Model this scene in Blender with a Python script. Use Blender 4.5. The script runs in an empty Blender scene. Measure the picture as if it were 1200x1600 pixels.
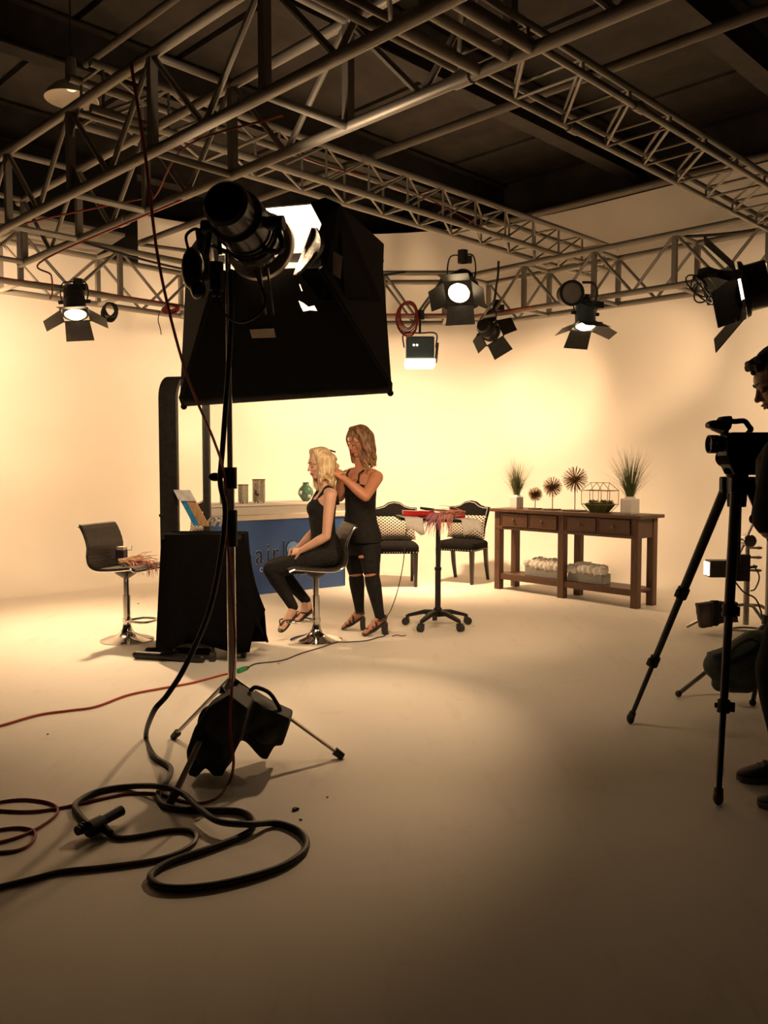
import bpy, bmesh, math, random
from mathutils import Vector as V, Matrix, Quaternion

random.seed(11)
S = bpy.context.scene
COL = S.collection
PI = math.pi

# ------------------------------------------------------------------ camera
F = 1310.0                      # focal length in pixels of the 1200 x 1600 frame
TH = math.atan(75.0 / F)        # camera looks down a little
CH = 1.40                       # camera height
cd = bpy.data.cameras.new('camera')
cd.sensor_fit = 'AUTO'; cd.sensor_width = 36.0; cd.lens = 36.0 * F / 1600.0
cd.clip_start = 0.05; cd.clip_end = 100
cam = bpy.data.objects.new('camera', cd); COL.objects.link(cam)
cam.location = (0, 0, CH); cam.rotation_euler = (PI / 2 - TH, 0, 0)
S.camera = cam

# ------------------------------------------------------------------ world, exposure
w = bpy.data.worlds.new('studio_dark'); S.world = w; w.use_nodes = True
w.node_tree.nodes['Background'].inputs[0].default_value = (1.0, 0.66, 0.38, 1)
w.node_tree.nodes['Background'].inputs[1].default_value = 0.012
S.view_settings.view_transform = 'Standard'
S.view_settings.look = 'None'
S.view_settings.exposure = 0.0
S.view_settings.gamma = 1.0
S.view_settings.use_curve_mapping = False
S.cycles.use_denoising = True
S.cycles.max_bounces = 8
S.cycles.diffuse_bounces = 5
S.cycles.sample_clamp_indirect = 6.0
TUNG = (1.0, 0.65, 0.36)        # tungsten lamp colour

P_SET, P_WALL, P_BACK, P_SPOT, P_MID, P_FLOOD, P_BIG, P_KEY, P_RIGHT = 620, 690, 330, 120, 600, 780, 200, 44, 350   # lamp powers

# ------------------------------------------------------------------ pixel helpers (authoring only: turn a place seen in the photo into metres)
def ray(px, py):
    u = (px - 600.0) / F; v = (800.0 - py) / F
    return V((u, math.cos(TH) + v * math.sin(TH), -math.sin(TH) + v * math.cos(TH)))
def at(px, py, Y):
    d = ray(px, py); return V((0, 0, CH)) + d * (Y / d.y)
def fl(px, py, z=0.0):
    d = ray(px, py); return V((0, 0, CH)) + d * ((z - CH) / d.z)
def on_plane(px, py, p, n):
    d = ray(px, py); o = V((0, 0, CH)); return o + d * ((p - o).dot(n) / d.dot(n))
R2 = math.sqrt(0.5)
DA = V((-R2, R2, 0)); DB = V((R2, R2, 0)); UP = V((0, 0, 1))
def ab(a, b, z): return DA * a + DB * b + UP * z      # studio axes: a along the left-going trusses, b along the right-going ones

# ------------------------------------------------------------------ materials
MATS = {}
def mat(name, c1, c2=None, scale=12.0, rough=0.6, metal=0.0, bump=0.0, bscale=None, detail=4.0, emit=None, estr=0.0,
        trans=0.0, sheen=0.0, stretch=None, spec=None, lo=0.35, hi=0.65):
    m = bpy.data.materials.new(name); m.use_nodes = True
    nt = m.node_tree; N = nt.nodes; L = nt.links
    b = N['Principled BSDF']
    b.inputs['Roughness'].default_value = rough; b.inputs['Metallic'].default_value = metal
    if spec is not None: b.inputs['Specular IOR Level'].default_value = spec
    if trans: b.inputs['Transmission Weight'].default_value = trans
    if sheen: b.inputs['Sheen Weight'].default_value = sheen
    c2 = c2 or tuple(x * 0.8 for x in c1)
    tc = N.new('ShaderNodeTexCoord'); mp = N.new('ShaderNodeMapping')
    if stretch: mp.inputs['Scale'].default_value = stretch
    L.new(tc.outputs['Object'], mp.inputs[0])
    nz = N.new('ShaderNodeTexNoise'); nz.inputs['Scale'].default_value = scale; nz.inputs['Detail'].default_value = detail
    L.new(mp.outputs[0], nz.inputs['Vector'])
    cr = N.new('ShaderNodeValToRGB')
    cr.color_ramp.elements[0].position = lo; cr.color_ramp.elements[1].position = hi
    cr.color_ramp.elements[0].color = (*c1, 1); cr.color_ramp.elements[1].color = (*c2, 1)
    L.new(nz.outputs['Fac'], cr.inputs[0]); L.new(cr.outputs[0], b.inputs['Base Color'])
    if bump:
        n2 = N.new('ShaderNodeTexNoise'); n2.inputs['Scale'].default_value = bscale or scale * 4; n2.inputs['Detail'].default_value = 3
        L.new(mp.outputs[0], n2.inputs['Vector'])
        bp = N.new('ShaderNodeBump'); bp.inputs['Strength'].default_value = bump; bp.inputs['Distance'].default_value = 0.01
        L.new(n2.outputs['Fac'], bp.inputs['Height']); L.new(bp.outputs[0], b.inputs['Normal'])
    if emit:
        b.inputs['Emission Color'].default_value = (*emit, 1); b.inputs['Emission Strength'].default_value = estr
    MATS[name] = m
    return m
def lattice_mat(name, c1, c2, scale):
    m = mat(name, c1, c1, rough=0.85); nt = m.node_tree; N = nt.nodes; L = nt.links
    b = N['Principled BSDF']; tc = N.new('ShaderNodeTexCoord'); outs = []
    for ang in (0.95, -0.95):
        mp = N.new('ShaderNodeMapping'); mp.inputs['Rotation'].default_value = (0, ang, 0)
        L.new(tc.outputs['Object'], mp.inputs[0])
        wv = N.new('ShaderNodeTexWave'); wv.wave_type = 'BANDS'; wv.bands_direction = 'X'; wv.wave_profile = 'SIN'
        wv.inputs['Scale'].default_value = scale; wv.inputs['Distortion'].default_value = 0
        L.new(mp.outputs[0], wv.inputs['Vector']); outs.append(wv.outputs['Fac'])
    mx = N.new('ShaderNodeMath'); mx.operation = 'MAXIMUM'; L.new(outs[0], mx.inputs[0]); L.new(outs[1], mx.inputs[1])
    cr = N.new('ShaderNodeValToRGB'); cr.color_ramp.elements[0].position = 0.72; cr.color_ramp.elements[1].position = 0.84
    cr.color_ramp.elements[0].color = (*c2, 1); cr.color_ramp.elements[1].color = (*c1, 1)
    L.new(mx.outputs[0], cr.inputs[0]); L.new(cr.outputs[0], b.inputs['Base Color'])
    return m

mat('cyc', (0.80, 0.76, 0.70), (0.77, 0.72, 0.65), scale=0.9, rough=0.75, bump=0.03, bscale=60)
# studio floor: painted, scuffed and worn
mf = mat('floor', (0.78, 0.73, 0.66), (0.73, 0.68, 0.60), scale=0.8, rough=0.62, bump=0.05, bscale=45, detail=8)
def floor_wear(m):
    nt = m.node_tree; N = nt.nodes; L = nt.links; b = N['Principled BSDF']
    base = b.inputs['Base Color'].links[0].from_socket
    tc = N.new('ShaderNodeTexCoord'); fac = []
    for sc, lo, hi, st in ((5.0, 0.60, 0.78, (1, 1, 1)), (2.2, 0.56, 0.72, (3.2, 0.6, 1)), (70.0, 0.70, 0.76, (1, 1, 1))):
        mp = N.new('ShaderNodeMapping'); mp.inputs['Scale'].default_value = st; mp.inputs['Rotation'].default_value = (0, 0, 0.5)
        L.new(tc.outputs['Object'], mp.inputs[0])
        n = N.new('ShaderNodeTexNoise'); n.inputs['Scale'].default_value = sc; n.inputs['Detail'].default_value = 6
        n.inputs['Roughness'].default_value = 0.65
        L.new(mp.outputs[0], n.inputs['Vector'])
        mr = N.new('ShaderNodeMapRange'); mr.inputs['From Min'].default_value = lo; mr.inputs['From Max'].default_value = hi
        L.new(n.outputs['Fac'], mr.inputs[0]); fac.append(mr.outputs[0])
    cur = base
    for f, c, k in zip(fac, ((0.56, 0.49, 0.41), (0.60, 0.53, 0.45), (0.34, 0.29, 0.24)), (0.4, 0.4, 0.5)):
        mu = N.new('ShaderNodeMath'); mu.operation = 'MULTIPLY'; mu.inputs[1].default_value = k; L.new(f, mu.inputs[0])
        mx = N.new('ShaderNodeMix'); mx.data_type = 'RGBA'; L.new(mu.outputs[0], mx.inputs['Factor'])
        L.new(cur, mx.inputs[6]); mx.inputs[7].default_value = (*c, 1); cur = mx.outputs[2]
    L.new(cur, b.inputs['Base Color'])
floor_wear(mf)
mat('ceiling_black', (0.022, 0.019, 0.016), (0.045, 0.038, 0.032), scale=3, rough=0.8)
mat('steel_dark', (0.02, 0.017, 0.014), (0.035, 0.03, 0.025), scale=6, rough=0.7)
mat('alu', (0.36, 0.33, 0.29), (0.27, 0.245, 0.21), scale=25, rough=0.5, metal=0.55, bump=0.08, bscale=160)
mat('alu_plate', (0.30, 0.27, 0.24), (0.24, 0.22, 0.19), scale=12, rough=0.55, metal=0.5, bump=0.05)
mat('pipe', (0.16, 0.14, 0.115), (0.10, 0.085, 0.07), scale=18, rough=0.55, metal=0.4)
mat('black_metal', (0.012, 0.011, 0.010), (0.022, 0.02, 0.018), scale=30, rough=0.45, spec=0.4)
mat('black_gloss', (0.008, 0.008, 0.008), (0.014, 0.013, 0.012), scale=20, rough=0.22)
mat('black_plastic', (0.008, 0.0075, 0.007), (0.012, 0.011, 0.010), scale=40, rough=0.55, spec=0.3)
mat('black_fabric', (0.008, 0.007, 0.007), (0.011, 0.010, 0.009), scale=60, rough=0.95, bump=0.15, bscale=300, sheen=0.1, spec=0.15)
mat('black_cloth', (0.0042, 0.004, 0.004), (0.0055, 0.005, 0.005), scale=25, rough=1.0, bump=0.1, bscale=200, spec=0.03)
mat('black_velvet', (0.006, 0.005, 0.005), (0.009, 0.008, 0.0075), scale=25, rough=0.95, sheen=0.0, spec=0.1)
mat('rubber', (0.015, 0.013, 0.012), (0.022, 0.02, 0.018), scale=40, rough=0.55)
mat('lining', (0.85, 0.83, 0.80), (0.80, 0.78, 0.75), scale=12, rough=0.8)
mat('tape', (0.62, 0.52, 0.43), (0.54, 0.45, 0.37), scale=30, rough=0.7)
mat('scrim', (0.085, 0.07, 0.06), (0.045, 0.038, 0.03), scale=26, rough=0.45, bump=0.5, bscale=40)
mat('fibre', (0.10, 0.085, 0.07), (0.30, 0.26, 0.21), scale=40, rough=0.9, bump=0.5, bscale=80)
mat('chrome', (0.72, 0.70, 0.68), (0.66, 0.64, 0.62), scale=8, rough=0.12, metal=1.0)
mat('steel', (0.40, 0.37, 0.33), (0.33, 0.30, 0.27), scale=20, rough=0.35, metal=0.9)
mat('leather_dark', (0.030, 0.025, 0.020), (0.045, 0.038, 0.03), scale=30, rough=0.42, bump=0.1, bscale=220)
mat('wood_dark', (0.115, 0.052, 0.026), (0.065, 0.029, 0.014), scale=9, rough=0.5, bump=0.08, bscale=60, stretch=(1, 9, 9), detail=7)
mat('wood_leg', (0.125, 0.056, 0.028), (0.07, 0.031, 0.015), scale=9, rough=0.5, bump=0.08, bscale=60, stretch=(9, 9, 1), detail=7)
mat('wood_black', (0.018, 0.012, 0.009), (0.028, 0.018, 0.012), scale=12, rough=0.45, stretch=(9, 9, 1))
mat('grey_wood', (0.33, 0.32, 0.30), (0.24, 0.23, 0.21), scale=14, rough=0.8, bump=0.15, stretch=(1, 8, 8))
mat('white_paint', (0.78, 0.75, 0.70), (0.74, 0.71, 0.66), scale=5, rough=0.5)
mat('cream', (0.62, 0.55, 0.46), (0.56, 0.50, 0.42), scale=8, rough=0.5)
mat('grey_trim', (0.38, 0.36, 0.33), (0.34, 0.32, 0.29), scale=10, rough=0.5)
mat('ceramic', (0.74, 0.71, 0.67), (0.70, 0.67, 0.62), scale=10, rough=0.45)
mat('grass', (0.045, 0.10, 0.022), (0.10, 0.16, 0.04), scale=9, rough=0.6)
mat('grass_dry', (0.16, 0.12, 0.05), (0.10, 0.10, 0.035), scale=9, rough=0.65)
mat('brass', (0.30, 0.18, 0.075), (0.22, 0.13, 0.055), scale=20, rough=0.38, metal=0.8)
mat('bronze', (0.14, 0.085, 0.045), (0.10, 0.06, 0.03), scale=20, rough=0.5, metal=0.5)
mat('moss', (0.06, 0.085, 0.02), (0.11, 0.13, 0.035), scale=40, rough=0.95, bump=0.6, bscale=60)
mat('succulent', (0.09, 0.14, 0.05), (0.14, 0.18, 0.08), scale=20, rough=0.5)
mat('petal', (0.80, 0.77, 0.70), (0.70, 0.67, 0.60), scale=30, rough=0.8)
mat('red_gloss', (0.55, 0.015, 0.012), (0.48, 0.012, 0.01), scale=6, rough=0.35)
mat('red_cable', (0.26, 0.022, 0.014), (0.20, 0.018, 0.012), scale=20, rough=0.55)
mat('orange_cable', (0.50, 0.06, 0.02), (0.42, 0.05, 0.016), scale=20, rough=0.5)
mat('brown_cable', (0.060, 0.026, 0.015), (0.045, 0.02, 0.012), scale=20, rough=0.5)
mat('green_plug', (0.02, 0.34, 0.08), (0.016, 0.28, 0.06), scale=10, rough=0.4)
mat('yellow_tape', (0.60, 0.45, 0.05), (0.5, 0.38, 0.04), scale=10, rough=0.5)
mat('tissue', (0.72, 0.68, 0.64), (0.66, 0.62, 0.58), scale=30, rough=0.9)
mat('skin_fair', (0.62, 0.36, 0.26), (0.57, 0.32, 0.22), scale=14, rough=0.5)
mat('skin_tan', (0.50, 0.22, 0.125), (0.46, 0.195, 0.11), scale=14, rough=0.5)
mat('skin_man', (0.30, 0.155, 0.10), (0.27, 0.14, 0.09), scale=14, rough=0.5)
mat('lips', (0.42, 0.13, 0.10), (0.38, 0.12, 0.09), scale=30, rough=0.4)
mat('lash', (0.05, 0.028, 0.02), (0.07, 0.04, 0.025), scale=30, rough=0.7)
mat('eye_white', (0.7, 0.66, 0.6), (0.68, 0.64, 0.58), scale=10, rough=0.25)
mat('hair_blond', (0.72, 0.57, 0.36), (0.44, 0.29, 0.14), scale=26, rough=0.5, stretch=(3, 3, 0.5), spec=0.4, lo=0.4, hi=0.6)
mat('hair_brown', (0.085, 0.038, 0.018), (0.24, 0.12, 0.055), scale=22, rough=0.5, stretch=(3, 3, 0.5), spec=0.4, lo=0.4, hi=0.6)
mat('hair_light', (0.55, 0.34, 0.17), (0.40, 0.22, 0.10), scale=22, rough=0.5, stretch=(3, 3, 0.5), spec=0.4)
mat('hair_black', (0.018, 0.012, 0.009), (0.03, 0.02, 0.014), scale=30, rough=0.6, bump=0.4, bscale=120)
mat('hair_pink', (0.62, 0.20, 0.18), (0.70, 0.36, 0.28), scale=30, rough=0.55)
mat('hair_mauve', (0.42, 0.17, 0.22), (0.52, 0.22, 0.26), scale=30, rough=0.55)
mat('hair_sand', (0.52, 0.34, 0.19), (0.42, 0.25, 0.13), scale=30, rough=0.55)
mat('knit_black', (0.014, 0.013, 0.012), (0.02, 0.018, 0.017), scale=30, rough=0.9, bump=0.15, bscale=250, spec=0.15)
mat('denim_black', (0.013, 0.012, 0.012), (0.021, 0.019, 0.018), scale=35, rough=0.9, bump=0.2, bscale=260, spec=0.15)
mat('denim_dark', (0.016, 0.016, 0.02), (0.024, 0.023, 0.028), scale=35, rough=0.9, bump=0.2, bscale=260, spec=0.15)
mat('shoe', (0.02, 0.017, 0.015), (0.028, 0.024, 0.021), scale=20, rough=0.6)
mat('sole', (0.10, 0.09, 0.075), (0.08, 0.07, 0.06), scale=20, rough=0.7)
mat('bag_black', (0.013, 0.014, 0.013), (0.02, 0.022, 0.02), scale=12, rough=0.75, bump=0.25, bscale=90)
mat('bag_green', (0.018, 0.026, 0.022), (0.026, 0.036, 0.03), scale=10, rough=0.75, bump=0.25, bscale=80)
mat('bag_brown', (0.045, 0.032, 0.024), (0.035, 0.025, 0.018), scale=10, rough=0.8, bump=0.2, bscale=80)
mat('blue_housing', (0.065, 0.10, 0.12), (0.05, 0.08, 0.10), scale=12, rough=0.5, metal=0.2)
mat('panel_grey', (0.30, 0.28, 0.25), (0.22, 0.20, 0.18), scale=4, rough=0.7, stretch=(0.6, 6, 1))
mat('sheet_blue', (0.03, 0.22, 0.50), (0.05, 0.30, 0.58), scale=14, rough=0.25)
mat('sheet_white', (0.72, 0.70, 0.68), (0.60, 0.60, 0.60), scale=20, rough=0.2)
mat('purple', (0.06, 0.035, 0.07), (0.05, 0.03, 0.06), scale=10, rough=0.4)
mat('lens_hot', (0.9, 0.8, 0.6), (0.88, 0.78, 0.58), scale=5, rough=0.4, emit=(1.0, 0.72, 0.40), estr=9.0)
mat('added_bulb_glow', (0.8, 0.7, 0.55), (0.78, 0.68, 0.53), scale=5, rough=0.4, emit=(1.0, 0.72, 0.42), estr=1.6)
mat('lens_soft', (0.9, 0.8, 0.6), (0.88, 0.78, 0.58), scale=5, rough=0.4, emit=(1.0, 0.70, 0.38), estr=4.0)
mat('glass_dark', (0.01, 0.01, 0.012), (0.015, 0.015, 0.018), scale=5, rough=0.06)
mat('mosaic', (0.52, 0.46, 0.37), (0.24, 0.20, 0.15), scale=70, rough=0.3, metal=0.3, bump=0.4, bscale=90)
mat('mosaic_light', (0.60, 0.55, 0.46), (0.38, 0.33, 0.26), scale=90, rough=0.3, metal=0.2, bump=0.4, bscale=110)
mat('dark_motif', (0.05, 0.035, 0.025), (0.07, 0.05, 0.035), scale=20, rough=0.5)
mat('glass_green', (0.20, 0.36, 0.26), (0.16, 0.30, 0.21), scale=8, rough=0.08, trans=0.45)
mat('vase_green', (0.15, 0.30, 0.20), (0.10, 0.22, 0.14), scale=10, rough=0.1, trans=0.35)
mg = mat('clear_glass', (0.97, 0.97, 0.96), (0.95, 0.95, 0.94), scale=5, rough=0.02, trans=1.0)
mg.node_tree.nodes['Principled BSDF'].inputs['IOR'].default_value = 1.05
mat('mirror', (0.80, 0.78, 0.76), (0.79, 0.77, 0.75), scale=2, rough=0.015, metal=1.0)
mat('sign_blue', (0.012, 0.045, 0.17), (0.055, 0.13, 0.34), scale=1.5, rough=0.4, detail=2, lo=0.3, hi=0.75)
mat('sign_letter', (0.006, 0.010, 0.03), (0.008, 0.012, 0.036), scale=10, rough=0.35)
mat('sign_edge', (0.34, 0.40, 0.52), (0.30, 0.36, 0.48), scale=10, rough=0.35)
mat('sign_disc', (0.16, 0.29, 0.58), (0.07, 0.15, 0.40), scale=5, rough=0.3)
lattice_mat('lattice', (0.52, 0.46, 0.38), (0.03, 0.024, 0.02), 11.5)

# ------------------------------------------------------------------ mesh building
def frame_of(d):
    d = V(d).normalized(); q = V((0, 0, 1)) if abs(d.z) < 0.92 else V((1, 0, 0))
    x = q.cross(d).normalized(); return x, d.cross(x).normalized(), d
def spline(pts, n=8, closed=False):
    P = [V(p) for p in pts]; out = []; m = len(P)
    rng = range(m if closed else m - 1)
    for i in rng:
        p0 = P[(i - 1) % m] if closed or i > 0 else P[0] * 2 - P[1]
        p1 = P[i]; p2 = P[(i + 1) % m]
        p3 = P[(i + 2) % m] if closed or i + 2 < m else P[-1] * 2 - P[-2]
        for k in range(n):
            t = k / n
            out.append(0.5 * ((2 * p1) + (p2 - p0) * t + (2 * p0 - 5 * p1 + 4 * p2 - p3) * t * t + (3 * p1 - p0 - 3 * p2 + p3) * t ** 3))
    if not closed: out.append(P[-1])
    return out
class MB:
    def __init__(s): s.v = []; s.f = []
    def add(s, vs, fs):
        o = len(s.v); s.v += [V(p) for p in vs]; s.f += [tuple(i + o for i in q) for q in fs]; return s
    def box(s, c, size, R=None):
        c = V(c); h = V(size) * 0.5; vs = []
        for z in (-1, 1):
            for x, y in ((-1, -1), (1, -1), (1, 1), (-1, 1)):
                p = V((x * h.x, y * h.y, z * h.z)); vs.append(c + (R @ p if R else p))
        return s.add(vs, [(3, 2, 1, 0), (4, 5, 6, 7), (0, 1, 5, 4), (1, 2, 6, 5), (2, 3, 7, 6), (3, 0, 4, 7)])
    def cyl(s, p0, p1, r0, r1=None, n=12):
        r1 = r0 if r1 is None else r1; p0 = V(p0); p1 = V(p1); x, y, d = frame_of(p1 - p0); vs = []
        for p, r in ((p0, r0), (p1, r1)):
            for i in range(n):
                a = 2 * PI * i / n; vs.append(p + (x * math.cos(a) + y * math.sin(a)) * r)
        fs = [(i, (i + 1) % n, n + (i + 1) % n, n + i) for i in range(n)] + [tuple(range(n - 1, -1, -1)), tuple(range(n, 2 * n))]
        return s.add(vs, fs)
    def tube(s, pts, r, n=8, closed=False):
        P = [V(p) for p in pts]; m = len(P); vs = []; fs = []
        rs = r if isinstance(r, (list, tuple)) else [r] * m
        T = []
        for i in range(m):
            a = P[(i - 1) % m] if closed or i > 0 else P[i]; b = P[(i + 1) % m] if closed or i < m - 1 else P[i]
            t = (b - a); T.append(t.normalized() if t.length > 1e-9 else V((0, 0, 1)))
        x, y, _ = frame_of(T[0])
        for i in range(m):
            if i:
                q = T[i - 1].rotation_difference(T[i]); x = q @ x
            x = (x - T[i] * x.dot(T[i])).normalized(); y = T[i].cross(x)
            for k in range(n):
                a = 2 * PI * k / n; vs.append(P[i] + (x * math.cos(a) + y * math.sin(a)) * rs[i])
        for i in range(m if closed else m - 1):
            j = (i + 1) % m
            for k in range(n): fs.append((i * n + k, i * n + (k + 1) % n, j * n + (k + 1) % n, j * n + k))
        if not closed: fs += [tuple(range(n - 1, -1, -1)), tuple((m - 1) * n + k for k in range(n))]
        return s.add(vs, fs)
    def lathe(s, prof, c=(0, 0, 0), n=24, d=(0, 0, 1)):
        c = V(c); x, y, z = frame_of(d); vs = []; fs = []; m = len(prof)
        for r, h in prof:
            for k in range(n):
                a = 2 * PI * k / n; vs.append(c + z * h + (x * math.cos(a) + y * math.sin(a)) * max(r, 1e-4))
        for i in range(m - 1):
            for k in range(n): fs.append((i * n + k, i * n + (k + 1) % n, (i + 1) * n + (k + 1) % n, (i + 1) * n + k))
        fs += [tuple(range(n - 1, -1, -1)), tuple((m - 1) * n + k for k in range(n))]
        return s.add(vs, fs)
    def ell(s, c, r, R=None, nu=16, nv=10):
        c = V(c); r = (r, r, r) if isinstance(r, (int, float)) else r; vs = []; fs = []
        for j in range(1, nv):
            t = PI * j / nv
            for i in range(nu):
                a = 2 * PI * i / nu; p = V((r[0] * math.sin(t) * math.cos(a), r[1] * math.sin(t) * math.sin(a), r[2] * math.cos(t)))
                vs.append(c + (R @ p if R else p))
        for e in (1, -1):
            p = V((0, 0, r[2] * e)); vs.append(c + (R @ p if R else p))
        b = (nv - 1) * nu
        for j in range(nv - 2):
            for i in range(nu): fs.append((j * nu + i, (j + 1) * nu + i, (j + 1) * nu + (i + 1) % nu, j * nu + (i + 1) % nu))
        for i in range(nu):
            fs.append((b, i, (i + 1) % nu)); fs.append((b + 1, (nv - 2) * nu + (i + 1) % nu, (nv - 2) * nu + i))
        return s.add(vs, fs)
    def cap(s, p0, r0, p1, r1=None, n=12):          # capsule with tapered ends
        p0 = V(p0); p1 = V(p1); r1 = r0 if r1 is None else r1; d = (p1 - p0)
        d = d.normalized() if d.length > 1e-6 else V((0, 0, 1)); pts = []; rs = []
        for a in (-1.45, -1.0, -0.5): pts.append(p0 + d * (math.sin(a) * r0)); rs.append(math.cos(a) * r0)
        pts += [p0, p1]; rs += [r0, r1]
        for a in (0.5, 1.0, 1.45): pts.append(p1 + d * (math.sin(a) * r1)); rs.append(math.cos(a) * r1)
        return s.tube(pts, rs, n)
    def chain(s, pr, n=12):                          # list of (point, radius)
        for (a, ra), (b, rb) in zip(pr[:-1], pr[1:]): s.cap(a, ra, b, rb, n)
        return s
    def loft(s, rings):                              # rings of equal point counts, capped
        n = len(rings[0]); vs = [p for r in rings for p in r]; m = len(rings); fs = []
        for i in range(m - 1):
            for k in range(n): fs.append((i * n + k, i * n + (k + 1) % n, (i + 1) * n + (k + 1) % n, (i + 1) * n + k))
        fs += [tuple(range(n - 1, -1, -1)), tuple((m - 1) * n + k for k in range(n))]
        return s.add(vs, fs)
    def prism(s, poly, off):
        n = len(poly); off = V(off); vs = [V(p) for p in poly] + [V(p) + off for p in poly]
        return s.add(vs, [tuple(range(n - 1, -1, -1)), tuple(range(n, 2 * n))] + [(i, (i + 1) % n, n + (i + 1) % n, n + i) for i in range(n)])
    def grid(s, rows):
        n = len(rows[0]); vs = [p for r in rows for p in r]
        return s.add(vs, [(i * n + k, i * n + k + 1, (i + 1) * n + k + 1, (i + 1) * n + k) for i in range(len(rows) - 1) for k in range(n - 1)])
    def mesh(s, name, m, smooth=True, off=None):
        me = bpy.data.meshes.new(name)
        me.from_pydata([tuple(p - off) if off is not None else tuple(p) for p in s.v], [], s.f)
        bm = bmesh.new(); bm.from_mesh(me); bmesh.ops.recalc_face_normals(bm, faces=bm.faces); bm.to_mesh(me); bm.free()
        me.materials.append(MATS[m])
        if smooth:
            me.shade_smooth(); me.set_sharp_from_angle(angle=math.radians(38))
        return me
    def build(s, name, m, parent=None, world=False, smooth=True, bev=0.0, kind=None, label=None):
        off = parent_loc(parent) if (world and parent) else None
        o = bpy.data.objects.new(name, s.mesh(name, m, smooth, off)); COL.objects.link(o)
        if parent: o.parent = parent
        if bev:
            b = o.modifiers.new('bevel', 'BEVEL'); b.width = bev; b.segments = 2; b.limit_method = 'ANGLE'
        if kind: o['kind'] = kind
        if label: o['label'] = label
        return o
def parent_loc(p):
    l = V((0, 0, 0))
    while p: l = l + p.location; p = p.parent
    return l
def tag(o, label, cat, group=None, kind=None):
    o['label'] = label; o['category'] = cat
    if group: o['group'] = group
    if kind: o['kind'] = kind
    return o
def thing(name, label, cat, loc=(0, 0, 0), rz=0.0, group=None):
    o = bpy.data.objects.new(name, None); COL.objects.link(o); o.location = loc; o.rotation_euler = (0, 0, rz)
    o.empty_display_size = 0.1
    return tag(o, label, cat, group)
def copy_tree(o, parent=None):
    kids = [c for c in bpy.data.objects if c.parent == o]
    c = o.copy(); COL.objects.link(c)
    if parent: c.parent = parent
    for k in kids: copy_tree(k, c)
    return c
def blob(mb, name, m, parent=None, voxel=0.008, smooth=4, world=True, label=None):
    me = bpy.data.meshes.new('tmp'); off = parent_loc(parent) if (world and parent) else V((0, 0, 0))
    me.from_pydata([tuple(p - off) for p in mb.v], [], mb.f)
    bm = bmesh.new(); bm.from_mesh(me); bmesh.ops.recalc_face_normals(bm, faces=bm.faces); bm.to_mesh(me); bm.free()
    t = bpy.data.objects.new('tmp', me); COL.objects.link(t)
    r = t.modifiers.new('r', 'REMESH'); r.mode = 'VOXEL'; r.voxel_size = voxel
    if smooth:
        q = t.modifiers.new('s', 'SMOOTH'); q.iterations = smooth; q.factor = 0.5
    dg = bpy.context.evaluated_depsgraph_get()
    nm = bpy.data.meshes.new_from_object(t.evaluated_get(dg)); nm.name = name
    bpy.data.objects.remove(t); bpy.data.meshes.remove(me)
    nm.materials.clear(); nm.materials.append(MATS[m]); nm.shade_smooth()
    o = bpy.data.objects.new(name, nm); COL.objects.link(o)
    if parent: o.parent = parent
    if label: o['label'] = label
    return o
def struct(o, label=None):
    o['kind'] = 'structure'
    if label: o['label'] = label
    return o
UNIT = {}
def unit(m, shape, n=12):
    k = (m, shape, n)
    if k not in UNIT:
        b = MB()
        if shape == 'rod': b.cyl((0, 0, 0), (0, 0, 1), 1, n=n)
        else: b.box((0, 0, 0.5), (2, 2, 1))
        UNIT[k] = b.mesh(shape, m)
    return UNIT[k]
def piece(name, p0, p1, r, m, parent, shape='rod', n=10, r2=None, side=None):     # a straight member as one object with shared mesh data
    p0 = V(p0); p1 = V(p1); off = parent_loc(parent) if parent else V((0, 0, 0)); d = p1 - p0
    if side is not None:
        z = d.normalized(); x = (V(side) - z * V(side).dot(z)).normalized(); y = z.cross(x)
    else:
        x, y, z = frame_of(d)
    Mx = Matrix((x * r, y * (r2 or r), z * d.length)).transposed().to_4x4(); Mx.translation = p0 - off
    o = bpy.data.objects.new(name, unit(m, shape, n)); COL.objects.link(o)
    if parent: o.parent = parent
    o.matrix_local = Mx
    return o
def cable(name, label, pts, r, m, cat='cable', n=7, sub=8, group=None, closed=False):
    P = spline(pts, sub, closed); lo = V((P[0].x, P[0].y, 0))
    b = MB().tube(P, r, n, closed); me = b.mesh(name, m, True, lo)
    o = bpy.data.objects.new(name, me); o.location = lo; COL.objects.link(o)
    return tag(o, label, cat, group)
def look(d, upv=(0, 0, 1)):
    """rotation with local +Y along d, local +Z near up"""
    y = V(d).normalized(); x = y.cross(V(upv)).normalized(); z = x.cross(y)
    return Matrix((x, y, z)).transposed()
def spot(parent, loc, aim, power, deg, blend=0.6, size=0.06, col=TUNG, name='lamp'):
    l = bpy.data.lights.new(name, 'SPOT'); l.energy = power; l.spot_size = math.radians(deg); l.spot_blend = blend
    l.shadow_soft_size = size; l.color = col
    o = bpy.data.objects.new(name, l); COL.objects.link(o); off = parent_loc(parent) if parent else V((0, 0, 0))
    if parent: o.parent = parent
    o.location = V(loc) - off; o.rotation_euler = (V(aim) - V(loc)).to_track_quat('-Z', 'Y').to_euler()
    return o

# ================================================================== SETTING
b = MB(); b.grid([[V((x, y, 0)) for x in (-16, -8, 0, 8, 16)] for y in (-4, 0, 4, 8, 12, 18)])
struct(b.build('floor', 'floor', smooth=False), 'worn cream painted studio floor, scuffed towards the camera')
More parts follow.
